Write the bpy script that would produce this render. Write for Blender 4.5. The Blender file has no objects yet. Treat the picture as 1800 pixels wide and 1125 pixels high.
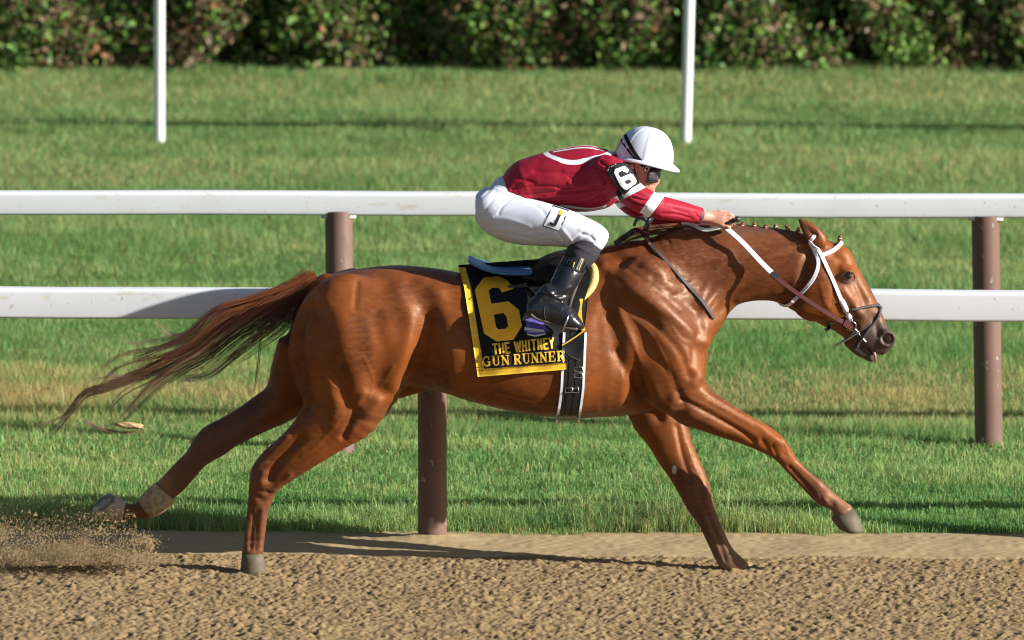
import bpy, math, random
import numpy as np
from mathutils import Vector, Matrix
from mathutils.bvhtree import BVHTree

random.seed(7)
rng = np.random.default_rng(7)
scene = bpy.context.scene
COL = scene.collection

# ------------------------------------------------------------------ camera
F_PX, CAM_H, CAM_Y = 15000.0, 6.95, -36.67
PITCH, ROLL = math.radians(9.07), math.radians(0.2)
_F = np.array([0, math.cos(PITCH), -math.sin(PITCH)])
_R0 = np.array([1.0, 0, 0])
_U0 = np.array([0, math.sin(PITCH), math.cos(PITCH)])
_R = _R0 * math.cos(ROLL) + _U0 * math.sin(ROLL)
_U = -_R0 * math.sin(ROLL) + _U0 * math.cos(ROLL)
CAM = np.array([0, CAM_Y, CAM_H])
cam_d = bpy.data.cameras.new('camera')
cam = bpy.data.objects.new('camera', cam_d)
COL.objects.link(cam)
cam.matrix_world = Matrix(((_R[0], _U[0], -_F[0], CAM[0]), (_R[1], _U[1], -_F[1], CAM[1]),
                           (_R[2], _U[2], -_F[2], CAM[2]), (0, 0, 0, 1)))
cam_d.sensor_width = 36.0
cam_d.lens = 36.0 * F_PX / 1800.0
cam_d.clip_start, cam_d.clip_end = 1.0, 2000.0
cam_d.dof.use_dof = True
cam_d.dof.focus_distance = 37.0
cam_d.dof.aperture_fstop = 3.6
scene.camera = cam

# ------------------------------------------------------------------ sky, sun, exposure
SUN_EL, SUN_AZ = math.radians(23), math.radians(71)      # azimuth from the camera's back towards the right
world = bpy.data.worlds.new('World')
scene.world = world
world.use_nodes = True
nt = world.node_tree
bg = nt.nodes['Background']
skyn = nt.nodes.new('ShaderNodeTexSky')
skyn.sky_type = 'NISHITA'
skyn.sun_disc = False
skyn.sun_elevation = SUN_EL
skyn.sun_rotation = math.pi - SUN_AZ
nt.links.new(skyn.outputs[0], bg.inputs[0])
bg.inputs[1].default_value = 0.05
sun_d = bpy.data.lights.new('sun', 'SUN')
sun_d.energy = 5.0
sun_d.angle = math.radians(0.5)
sun_d.color = (1.0, 0.97, 0.915)
sun = bpy.data.objects.new('sun', sun_d)
COL.objects.link(sun)
to_sun = Vector((math.cos(SUN_EL) * math.sin(SUN_AZ), -math.cos(SUN_EL) * math.cos(SUN_AZ), math.sin(SUN_EL)))
sun.rotation_euler = to_sun.to_track_quat('Z', 'Y').to_euler()
sun.location = to_sun * 60
scene.view_settings.view_transform = 'Standard'
scene.view_settings.look = 'None'
scene.view_settings.exposure = 1.0
scene.view_settings.gamma = 1.0
scene.cycles.filter_width = 1.15
scene.view_settings.use_curve_mapping = False

# ------------------------------------------------------------------ measuring helpers
def ray(px, py):
    return _F + _R * ((px - 900.0) / F_PX) + _U * ((562.5 - py) / F_PX)

def at(px, py, Y=0.0):
    d = ray(px, py)
    return CAM + d * ((Y - CAM[1]) / d[1])

def ground_at(px, py, z=0.0):
    d = ray(px, py)
    return CAM + d * ((z - CAM[2]) / d[2])

def project(V):
    Q = np.asarray(V, dtype=np.float64) - CAM
    w = Q @ _F
    return 900 + F_PX * (Q @ _R) / w, 562.5 - F_PX * (Q @ _U) / w

PXM = 1.0 / 403.0            # metres per photo pixel at the horse

# ------------------------------------------------------------------ mesh helpers
def make_mesh(name, verts, faces, smooth=True, attrs=None, cols=None):
    """faces: list of int arrays (n,3) or (n,4)"""
    me = bpy.data.meshes.new(name)
    verts = np.asarray(verts, dtype=np.float32)
    if not isinstance(faces, (list, tuple)) or (len(faces) and np.ndim(faces[0]) != 2):
        faces = [np.asarray(faces)]
    faces = [np.asarray(f, dtype=np.int32) for f in faces if len(f)]
    me.vertices.add(len(verts))
    me.vertices.foreach_set('co', verts.ravel())
    loops = np.concatenate([f.ravel() for f in faces])
    counts = np.concatenate([np.full(len(f), f.shape[1], dtype=np.int32) for f in faces])
    starts = np.concatenate([[0], np.cumsum(counts)[:-1]]).astype(np.int32)
    me.loops.add(len(loops))
    me.loops.foreach_set('vertex_index', loops)
    me.polygons.add(len(counts))
    me.polygons.foreach_set('loop_start', starts)
    me.polygons.foreach_set('loop_total', counts)
    me.update(calc_edges=True)
    me.polygons.foreach_set('use_smooth', np.full(len(counts), smooth, dtype=bool))
    for k, v in (attrs or {}).items():
        a = me.attributes.new(k, 'FLOAT', 'POINT')
        a.data.foreach_set('value', np.asarray(v, dtype=np.float32))
    for k, v in (cols or {}).items():
        a = me.attributes.new(k, 'FLOAT_COLOR', 'POINT')
        c = np.ones((len(verts), 4), dtype=np.float32)
        c[:, :3] = v
        a.data.foreach_set('color', c.ravel())
    return me

def world_origin(o):
    p = np.zeros(3)
    while o is not None:
        p = p + np.array(o.location)
        o = o.parent
    return p

def obj(name, verts, faces, material, parent=None, smooth=True, attrs=None, cols=None, loc=None, kind=None):
    """link one mesh object; verts are in world space"""
    base = world_origin(parent) if parent is not None else np.zeros(3)
    if loc is None:
        loc = base if parent is not None else np.zeros(3)
    loc = np.asarray(loc, dtype=float)
    me = make_mesh(name, np.asarray(verts) - loc, faces, smooth, attrs, cols)
    o = bpy.data.objects.new(name, me)
    COL.objects.link(o)
    if parent is not None:
        o.parent = parent
    o.location = loc - base
    if material is not None:
        me.materials.append(material)
    if kind:
        o['kind'] = kind
    return o

def thing(name, label, cat, loc, group=None):
    o = bpy.data.objects.new(name, None)
    COL.objects.link(o)
    o.empty_display_size = 0.1
    o.location = loc
    return tag(o, label, cat, group)

def tag(o, label, cat, group=None):
    o['label'] = label
    o['category'] = cat
    if group:
        o['group'] = group
    return o

def copy_part(o, parent, offset):
    c = o.copy()
    COL.objects.link(c)
    c.parent = parent
    c.location = Vector(o.location) + Vector(offset)
    return c

def catmull(P, n):
    P = np.asarray(P, dtype=float)
    if len(P) < 3:
        t = np.linspace(0, 1, n * (len(P) - 1) + 1)
        return P[0] + (P[-1] - P[0]) * t[:, None]
    Q = np.vstack([2 * P[0] - P[1], P, 2 * P[-1] - P[-2]])
    out = []
    for i in range(1, len(Q) - 2):
        p0, p1, p2, p3 = Q[i - 1], Q[i], Q[i + 1], Q[i + 2]
        for k in range(n):
            t = k / n
            out.append(0.5 * (2 * p1 + (p2 - p0) * t + (2 * p0 - 5 * p1 + 4 * p2 - p3) * t * t
                              + (3 * p1 - p0 - 3 * p2 + p3) * t ** 3))
    out.append(P[-1])
    return np.array(out)

def unit(v):
    v = np.asarray(v, dtype=float)
    return v / np.maximum(np.linalg.norm(v, axis=-1, keepdims=True), 1e-9)

def tube(P, r, seg=8, cap=True):
    """swept round tube; r scalar or per point"""
    P = np.asarray(P, dtype=float)
    n = len(P)
    r = np.broadcast_to(np.asarray(r, dtype=float), (n,))
    T = unit(np.gradient(P, axis=0))
    ref = np.array([0.13, -1.0, 0.21])
    A = unit(np.cross(T, ref)); B = np.cross(T, A)
    ang = np.linspace(0, 2 * np.pi, seg, endpoint=False)
    V = (P[:, None] + r[:, None, None] * (np.cos(ang)[None, :, None] * A[:, None] + np.sin(ang)[None, :, None] * B[:, None])).reshape(-1, 3)
    return V, ring_faces(n, seg), ([] if not cap else None)

def ring_faces(n, seg):
    i = np.arange(n - 1)[:, None]; j = np.arange(seg)[None]
    j2 = (j + 1) % seg
    return np.stack(np.broadcast_arrays(i * seg + j, i * seg + j2, (i + 1) * seg + j2, (i + 1) * seg + j), -1).reshape(-1, 4)

def loft(rings, caps=True):
    """rings (n,seg,3) -> verts, [quads, tris]"""
    R = np.asarray(rings, dtype=float)
    n, s, _ = R.shape
    V = R.reshape(-1, 3)
    q = ring_faces(n, s)
    tr = np.zeros((0, 3), int)
    if caps:
        c0, c1 = len(V), len(V) + 1
        V = np.vstack([V, R[0].mean(0), R[-1].mean(0)])
        j = np.arange(s); j2 = (j + 1) % s
        tr = np.vstack([np.stack([j2, j, np.full(s, c0)], 1), np.stack([(n - 1) * s + j, (n - 1) * s + j2, np.full(s, c1)], 1)])
    return V, [q, tr]

def strap(P, w, th=0.004, N=None, sub=4):
    """flat strap swept along P; N = outward normals (default towards the camera side)"""
    P = np.asarray(P, dtype=float)
    if N is None:
        N = np.tile([0.0, -1.0, 0.15], (len(P), 1))
    N = np.asarray(N, dtype=float)
    w = np.broadcast_to(np.asarray(w, dtype=float), (len(P),))
    Q = catmull(np.hstack([P, N, w[:, None]]), sub)
    P, N, w = Q[:, :3], unit(Q[:, 3:6]), Q[:, 6]
    T = unit(np.gradient(P, axis=0))
    B = unit(np.cross(T, N)); N = np.cross(B, T)
    prof = [(-1, -.5), (-.86, .5), (.86, .5), (1, -.5)]
    R = np.stack([P + B * (w * .5 * u)[:, None] + N * (th * (v + .5)) for u, v in prof], 1)
    return loft(R)

def box(c, s):
    c = np.asarray(c, float); s = np.asarray(s, float) / 2
    V = np.array([[x, y, z] for x in (-1, 1) for y in (-1, 1) for z in (-1, 1)]) * s + c
    return V, [np.array([[0, 1, 3, 2], [4, 6, 7, 5], [0, 4, 5, 1], [2, 3, 7, 6], [0, 2, 6, 4], [1, 5, 7, 3]])]

def merge(parts):
    V, Q, T, n = [], [], [], 0
    for v, fs in parts:
        if not isinstance(fs, (list, tuple)):
            fs = [fs]
        for f in fs:
            if f is None or len(f) == 0: continue
            f = np.asarray(f)
            (Q if f.shape[1] == 4 else T).append(f + n)
        V.append(np.asarray(v)); n += len(v)
    fs = []
    if Q: fs.append(np.vstack(Q))
    if T: fs.append(np.vstack(T))
    return np.vstack(V), fs

def ico(c, r, sub=1, squash=(1, 1, 1)):
    t = (1 + 5 ** .5) / 2
    V = [(-1, t, 0), (1, t, 0), (-1, -t, 0), (1, -t, 0), (0, -1, t), (0, 1, t), (0, -1, -t), (0, 1, -t), (t, 0, -1), (t, 0, 1), (-t, 0, -1), (-t, 0, 1)]
    Fc = [(0, 11, 5), (0, 5, 1), (0, 1, 7), (0, 7, 10), (0, 10, 11), (1, 5, 9), (5, 11, 4), (11, 10, 2), (10, 7, 6), (7, 1, 8), (3, 9, 4), (3, 4, 2), (3, 2, 6), (3, 6, 8), (3, 8, 9), (4, 9, 5), (2, 4, 11), (6, 2, 10), (8, 6, 7), (9, 8, 1)]
    V = [np.array(v) / np.linalg.norm(v) for v in V]
    for _ in range(sub):
        mid, nf = {}, []
        def m(a, b):
            k = (min(a, b), max(a, b))
            if k not in mid:
                p = V[a] + V[b]; V.append(p / np.linalg.norm(p)); mid[k] = len(V) - 1
            return mid[k]
        for a, b, c3 in Fc:
            x, y, z = m(a, b), m(b, c3), m(c3, a)
            nf += [(a, x, z), (b, y, x), (c3, z, y), (x, y, z)]
        Fc = nf
    return np.array(V) * np.asarray(squash) * r + np.asarray(c), [np.array(Fc)]

# value noise in numpy (any dimension 2/3), used for shapes
_perm = rng.random(4096)
def vnoise(P, scale, seed=0):
    P = np.asarray(P, dtype=np.float64) / scale + seed * 17.31
    I = np.floor(P).astype(np.int64); f = P - I
    f = f * f * (3 - 2 * f)
    dim = P.shape[-1]
    out = 0
    for c in range(2 ** dim):
        w = 1; h = seed * 131
        for d in range(dim):
            b = (c >> d) & 1
            w = w * (f[..., d] if b else 1 - f[..., d])
            h = h + (I[..., d] + b) * (73856093, 19349663, 83492791)[d]
        h = (h ^ (h >> 13)) & 0x7fffffff
        out = out + w * _perm[(h * 2654435761 % 4294967296 >> 7) % 4096]
    return out * 2 - 1

# ------------------------------------------------------------------ implicit bodies
class Field:
    def __init__(self, lo, hi, h):
        self.lo = np.array(lo, float); self.h = h
        self.n = np.ceil((np.array(hi) - self.lo) / h).astype(int) + 1
        self.D = np.full(self.n, 0.5, dtype=np.float32)
        self.ax = [self.lo[i] + h * np.arange(self.n[i]) for i in range(3)]
    def region(self, lo, hi, pad):
        a = np.clip(np.floor((np.array(lo) - pad - self.lo) / self.h).astype(int), 0, self.n - 1)
        b = np.clip(np.ceil((np.array(hi) + pad - self.lo) / self.h).astype(int) + 1, 1, self.n)
        sl = tuple(slice(a[i], b[i]) for i in range(3))
        X = self.ax[0][sl[0]][:, None, None].astype(np.float32)
        Y = self.ax[1][sl[1]][None, :, None].astype(np.float32)
        Z = self.ax[2][sl[2]][None, None, :].astype(np.float32)
        return sl, X, Y, Z
    def blend(self, sl, d, k, sub=False):
        A = self.D[sl]
        if sub:
            h = np.maximum(k - np.abs(A + d), 0) / k
            self.D[sl] = np.maximum(A, -d) + h * h * k * .25
        else:
            h = np.maximum(k - np.abs(A - d), 0) / k
            self.D[sl] = np.minimum(A, d) - h * h * k * .25
    def chain(self, C, a, b, k=.02, cap=1.0, sub=False, lat=(0, 1, 0), joint=1.0):
        """tapered elliptic limb: centres C, half axis a in the side plane, b sideways"""
        C = np.asarray(C, float); a = np.asarray(a, float); b = np.asarray(b, float)
        r = np.maximum(a, b)
        sl, X, Y, Z = self.region((C - r[:, None]).min(0), (C + r[:, None]).max(0), k + 3 * self.h)
        loc = np.full((X.shape[0], Y.shape[1], Z.shape[2]), 0.5, dtype=np.float32)
        for i in range(len(C) - 1):
            A, B = C[i], C[i + 1]
            d = B - A; L2 = float(d @ d)
            if L2 < 1e-10: continue
            rr = max(r[i], r[i + 1])
            s2, x, y, z = self.region(np.minimum(A, B) - rr, np.maximum(A, B) + rr, k + 3 * self.h)
            dh = d / math.sqrt(L2)
            lv = np.array(lat, float) - dh * float(np.dot(lat, dh)); lv /= np.linalg.norm(lv)
            uv = np.cross(dh, lv)
            px, py, pz = x - A[0], y - A[1], z - A[2]
            tr = (px * d[0] + py * d[1] + pz * d[2]) / L2
            t = np.clip(tr, 0, 1)
            aa = a[i] + (a[i + 1] - a[i]) * t; bb = b[i] + (b[i + 1] - b[i]) * t
            w = (tr - t) * math.sqrt(L2)
            px = px - t * d[0]; py = py - t * d[1]; pz = pz - t * d[2]
            u = px * uv[0] + py * uv[1] + pz * uv[2]
            v = px * lv[0] + py * lv[1] + pz * lv[2]
            cc = aa * joint
            if i == 0: cc = np.where(tr < 0, aa * cap, cc)
            if i == len(C) - 2: cc = np.where(tr > 1, aa * cap, cc)
            ua, vb, wc = u / aa, v / bb, w / cc
            k0 = np.sqrt(ua * ua + vb * vb + wc * wc) + 1e-6
            k1 = np.sqrt((ua / aa) ** 2 + (vb / bb) ** 2 + (wc / cc) ** 2) + 1e-6
            dd = k0 * (k0 - 1) / k1
            o = tuple(slice(s2[j].start - sl[j].start, s2[j].stop - sl[j].start) for j in range(3))
            o = tuple(slice(max(0, q.start), min(loc.shape[j], q.stop)) for j, q in enumerate(o))
            e = tuple(slice(o[j].start + sl[j].start - s2[j].start, o[j].stop + sl[j].start - s2[j].start) for j in range(3))
            loc[o] = np.minimum(loc[o], dd[e].astype(np.float32))
        self.blend(sl, loc, k, sub)
    def ell(self, c, r, k=.02, sub=False, M=None):
        c = np.asarray(c, float); r = np.asarray(r, float)
        R = r.max()
        sl, X, Y, Z = self.region(c - R, c + R, k + 3 * self.h)
        x, y, z = X - c[0], Y - c[1], Z - c[2]
        if M is not None:
            x, y, z = (M[i][0] * x + M[i][1] * y + M[i][2] * z for i in range(3))
        k0 = np.sqrt((x / r[0]) ** 2 + (y / r[1]) ** 2 + (z / r[2]) ** 2) + 1e-6
        k1 = np.sqrt((x / r[0] ** 2) ** 2 + (y / r[1] ** 2) ** 2 + (z / r[2] ** 2) ** 2) + 1e-6
        self.blend(sl, (k0 * (k0 - 1) / k1).astype(np.float32), k, sub)
    def mesh(self):
        return surface_nets(self.D, self.lo, self.h)

def surface_nets(D, lo, h):
    nx, ny, nz = D.shape
    S = D < 0
    cs = [(i, j, k) for i in (0, 1) for j in (0, 1) for k in (0, 1)]
    cnt = sum(S[i:nx - 1 + i, j:ny - 1 + j, k:nz - 1 + k].astype(np.int8) for i, j, k in cs)
    act = np.argwhere((cnt > 0) & (cnt < 8))
    idx = np.full((nx - 1, ny - 1, nz - 1), -1, dtype=np.int32)
    idx[act[:, 0], act[:, 1], act[:, 2]] = np.arange(len(act))
    val = np.stack([D[act[:, 0] + i, act[:, 1] + j, act[:, 2] + k] for i, j, k in cs], 1)
    co = np.array(cs, dtype=np.float32)
    acc = np.zeros((len(act), 3)); num = np.zeros(len(act))
    for a in range(8):
        for b in range(a + 1, 8):
            if np.abs(co[a] - co[b]).sum() != 1: continue
            va, vb = val[:, a], val[:, b]
            m = (va < 0) != (vb < 0)
            t = np.where(m, va / np.where(m, va - vb, 1), 0)
            acc += np.where(m[:, None], co[a] + (co[b] - co[a]) * t[:, None], 0)
            num += m
    V = (act + acc / num[:, None]) * h + lo
    quads = []
    for ax in range(3):
        o = [0, 0, 0]; o[ax] = 1
        A = S[:nx - o[0], :ny - o[1], :nz - o[2]]; B = S[o[0]:, o[1]:, o[2]:]
        e = np.argwhere(A != B)
        u, v = [(1, 2), (2, 0), (0, 1)][ax]
        ok = (e[:, u] > 0) & (e[:, v] > 0) & (e[:, u] < D.shape[u] - 1) & (e[:, v] < D.shape[v] - 1)
        e = e[ok]
        def cell(du, dv):
            c = e.copy(); c[:, u] -= du; c[:, v] -= dv
            return idx[c[:, 0], c[:, 1], c[:, 2]]
        q = np.stack([cell(1, 1), cell(0, 1), cell(0, 0), cell(1, 0)], 1)
        inside = S[e[:, 0], e[:, 1], e[:, 2]]
        q[~inside] = q[~inside][:, ::-1]
        quads.append(q)
    return V, np.vstack(quads)

def vnormals(V, Q):
    n = np.cross(V[Q[:, 2]] - V[Q[:, 0]], V[Q[:, 3]] - V[Q[:, 1]])
    N = np.zeros_like(V)
    for k in range(4):
        for d in range(3):
            N[:, d] += np.bincount(Q[:, k], n[:, d], minlength=len(V))
    return unit(N)

def smooth_mesh(V, Q, it=2, lam=.5):
    E = np.vstack([Q[:, [0, 1]], Q[:, [1, 2]], Q[:, [2, 3]], Q[:, [3, 0]]])
    deg = np.bincount(E[:, 0], minlength=len(V)) + np.bincount(E[:, 1], minlength=len(V))
    for i in range(it):
        for l in (lam, -lam * 1.03):
            A = np.zeros_like(V)
            for d in range(3):
                A[:, d] = np.bincount(E[:, 0], V[E[:, 1], d], minlength=len(V)) + np.bincount(E[:, 1], V[E[:, 0], d], minlength=len(V))
            V = V + l * (A / np.maximum(deg, 1)[:, None] - V)
    return V

def dist_poly(px, py, P):
    """pixel distance of points to a polyline"""
    best = np.full(len(px), 1e9)
    for (x0, y0), (x1, y1) in zip(P[:-1], P[1:]):
        dx, dy = x1 - x0, y1 - y0
        t = np.clip(((px - x0) * dx + (py - y0) * dy) / max(dx * dx + dy * dy, 1e-9), 0, 1)
        best = np.minimum(best, np.hypot(px - x0 - t * dx, py - y0 - t * dy))
    return best

def sculpt(V, Q, strokes, mask=None):
    """raise or lower the skin along strokes (measured on the near side): (polyline, sigma px, height mm)"""
    N = vnormals(V, Q)
    px, py = project(V)
    w = np.clip(-N[:, 1] * 1.6, 0, 1)
    if mask is not None: w = w * mask
    disp = np.zeros(len(V))
    for P, s, h in strokes:
        P = np.asarray(P, float)
        lo, hi = P.min(0) - 3.2 * s, P.max(0) + 3.2 * s
        m = (px > lo[0]) & (px < hi[0]) & (py > lo[1]) & (py < hi[1]) & (w > 0)
        if not m.any(): continue
        if len(P) > 2: P = catmull(P, 4)
        d = dist_poly(px[m], py[m], P)
        disp[m] += h * .001 * np.exp(-(d / s) ** 2)
    return V + N * (disp * w)[:, None]

def pairs(st, Y, sub=3, infl=0.0):
    """stations ((edge px),(other edge px), half width[, Y]) -> centres, a, b"""
    rows = []
    for s in st:
        (x0, y0), (x1, y1), hw = s[:3]
        y = s[3] if len(s) > 3 else Y
        A, B = at(x0, y0, y), at(x1, y1, y)
        rows.append([*((A + B) / 2), np.linalg.norm(A - B) / 2 + infl, hw + infl])
    R = catmull(rows, sub)
    return R[:, :3], np.maximum(R[:, 3], .003), np.maximum(R[:, 4], .003)

# ------------------------------------------------------------------ materials
def mat(name, color, rough=.6, spec=.5, noise=None, bump=None, coat=0.0, metal=0.0, trans=0.0, sheen=0.0):
    """noise=(scale, second colour, contrast), bump=(scale, strength, distance)"""
    m = bpy.data.materials.new(name)
    m.use_nodes = True
    t = m.node_tree
    b = t.nodes['Principled BSDF']
    b.inputs['Base Color'].default_value = (*color, 1)
    b.inputs['Roughness'].default_value = rough
    b.inputs['Specular IOR Level'].default_value = spec
    b.inputs['Metallic'].default_value = metal
    b.inputs['Coat Weight'].default_value = coat
    b.inputs['Coat Roughness'].default_value = .15
    b.inputs['Sheen Weight'].default_value = sheen
    b.inputs['Transmission Weight'].default_value = trans
    geo = t.nodes.new('ShaderNodeNewGeometry')
    if noise:
        n = t.nodes.new('ShaderNodeTexNoise')
        n.inputs['Scale'].default_value = noise[0]
        n.inputs['Detail'].default_value = 5
        t.links.new(geo.outputs['Position'], n.inputs['Vector'])
        r = t.nodes.new('ShaderNodeMapRange')
        r.inputs['From Min'].default_value = .5 - noise[2] / 2
        r.inputs['From Max'].default_value = .5 + noise[2] / 2
        t.links.new(n.outputs['Fac'], r.inputs['Value'])
        x = t.nodes.new('ShaderNodeMix'); x.data_type = 'RGBA'
        x.inputs['A'].default_value = (*color, 1); x.inputs['B'].default_value = (*noise[1], 1)
        t.links.new(r.outputs['Result'], x.inputs['Factor'])
        t.links.new(x.outputs['Result'], b.inputs['Base Color'])
    if bump:
        n = t.nodes.new('ShaderNodeTexNoise')
        n.inputs['Scale'].default_value = bump[0]; n.inputs['Detail'].default_value = 4
        t.links.new(geo.outputs['Position'], n.inputs['Vector'])
        bp = t.nodes.new('ShaderNodeBump')
        bp.inputs['Strength'].default_value = bump[1]; bp.inputs['Distance'].default_value = bump[2]
        t.links.new(n.outputs['Fac'], bp.inputs['Height'])
        t.links.new(bp.outputs['Normal'], b.inputs['Normal'])
    return m

def mat_attr_mix(m, layers):
    """lay flat colours over a material where a point attribute passes a limit: (attr, lo, hi, colour)"""
    t = m.node_tree
    b = t.nodes['Principled BSDF']
    sock = b.inputs['Base Color']
    src = sock.links[0].from_socket if sock.links else None
    for attr, lo, hi, colr in layers:
        a = t.nodes.new('ShaderNodeAttribute'); a.attribute_name = attr
        r = t.nodes.new('ShaderNodeMapRange'); r.interpolation_type = 'SMOOTHSTEP'
        r.inputs['From Min'].default_value = lo; r.inputs['From Max'].default_value = hi
        t.links.new(a.outputs['Fac'], r.inputs['Value'])
        x = t.nodes.new('ShaderNodeMix'); x.data_type = 'RGBA'
        if src is None: x.inputs['A'].default_value = sock.default_value
        else: t.links.new(src, x.inputs['A'])
        x.inputs['B'].default_value = (*colr, 1)
        t.links.new(r.outputs['Result'], x.inputs['Factor'])
        src = x.outputs['Result']
    t.links.new(src, sock)
    return m

def mat_leaf(name, rough=.55, transl=.35, spec=.3):
    """foliage: colour from the point attribute Col, a part of the light shining through"""
    m = bpy.data.materials.new(name); m.use_nodes = True
    t = m.node_tree
    b = t.nodes['Principled BSDF']; out = t.nodes['Material Output']
    a = t.nodes.new('ShaderNodeAttribute'); a.attribute_name = 'Col'
    t.links.new(a.outputs['Color'], b.inputs['Base Color'])
    b.inputs['Roughness'].default_value = rough; b.inputs['Specular IOR Level'].default_value = spec
    tr = t.nodes.new('ShaderNodeBsdfTranslucent')
    t.links.new(a.outputs['Color'], tr.inputs['Color'])
    mx = t.nodes.new('ShaderNodeMixShader'); mx.inputs['Fac'].default_value = transl
    t.links.new(b.outputs[0], mx.inputs[1]); t.links.new(tr.outputs[0], mx.inputs[2])
    t.links.new(mx.outputs[0], out.inputs['Surface'])
    return m

M_DIRT = mat('sandy_dirt', (.268, .188, .098), .95, .1, noise=(9, (.210, .143, .070), .5), bump=(260, .9, .004))
M_DIRT_SOFT = mat('packed_sand', (.375, .280, .152), .95, .1, noise=(5, (.31, .225, .118), .5), bump=(190, .6, .003))
M_SOIL = mat('lawn_soil', (.075, .125, .032), .95, .1, noise=(5, (.115, .15, .045), .6), bump=(90, .8, .02))
M_GROUND = mat('far_grass', (.09, .15, .04), .95, .1, noise=(.6, (.08, .10, .035), .6))
M_GRASS = mat_leaf('grass_blades', .5, .35, .25)
M_HEDGE = mat_leaf('hedge_leaves', .5, .25, .3)
M_BARK = mat('bark', (.10, .065, .04), .9, .2, bump=(60, .6, .01))
M_RAIL = mat('white_painted_rail', (.62, .64, .67), .55, .2, noise=(3.5, (.54, .55, .56), .9), bump=(25, .06, .003))
def specks(m, col, scale, lo, stretch):
    t = m.node_tree; b = t.nodes['Principled BSDF']; src = b.inputs['Base Color'].links[0].from_socket
    geo = t.nodes.new('ShaderNodeNewGeometry'); mp = t.nodes.new('ShaderNodeMapping'); mp.inputs['Scale'].default_value = stretch
    t.links.new(geo.outputs['Position'], mp.inputs['Vector'])
    n = t.nodes.new('ShaderNodeTexNoise'); n.inputs['Scale'].default_value = scale; n.inputs['Detail'].default_value = 3
    t.links.new(mp.outputs[0], n.inputs['Vector'])
    r = t.nodes.new('ShaderNodeMapRange'); r.inputs['From Min'].default_value = lo; r.inputs['From Max'].default_value = lo + .06; r.inputs['To Max'].default_value = .75
    t.links.new(n.outputs['Fac'], r.inputs['Value'])
    x = t.nodes.new('ShaderNodeMix'); x.data_type = 'RGBA'
    t.links.new(r.outputs['Result'], x.inputs['Factor']); t.links.new(src, x.inputs['A']); x.inputs['B'].default_value = (*col, 1)
    t.links.new(x.outputs['Result'], b.inputs['Base Color'])
specks(M_RAIL, (.40, .36, .27), 34, .665, (1, 1, .8))
specks(M_RAIL, (.36, .31, .22), 75, .70, (1, 1, .6))
specks(M_RAIL, (.50, .47, .38), 5, .66, (1, 1, 2.5))
M_POST = mat('brown_painted_post', (.17, .098, .075), .6, .3, noise=(6, (.125, .072, .055), .8), bump=(60, .15, .002))
specks(M_POST, (.42, .38, .33), 26, .655, (1, 1, .6))
specks(M_POST, (.10, .06, .045), 9, .62, (1, 1, .35))
M_WPOST = mat('white_painted_post', (.68, .69, .70), .45, .4, noise=(4, (.72, .72, .69), .8))

# ================================================================== SETTING
Y_EDGE = ground_at(900, 939)[1]         # lawn edge
Y_SOFT = ground_at(900, 977)[1]         # harrowed dirt ends, packed strip begins
Y_HEDGE = ground_at(900, 127)[1]
Y_NEAR = ground_at(760, 951)[1] + .06
Y_FAR = ground_at(1175, 786)[1] + .06
Y_WHITE = ground_at(740, 250)[1] + .03

def sheet(name, x0, x1, y0, y1, z, m):
    V = np.array([[x0, y0, z], [x1, y0, z], [x1, y1, z], [x0, y1, z]], float)
    return obj(name, V, [np.array([[0, 1, 2, 3]])], m, kind='structure', smooth=False)

sheet('ground', -900, 900, -60, 1500, -.09, M_GROUND)
sheet('lawn_soil', -40, 40, Y_EDGE + .02, 60, -.006, M_SOIL)

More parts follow.
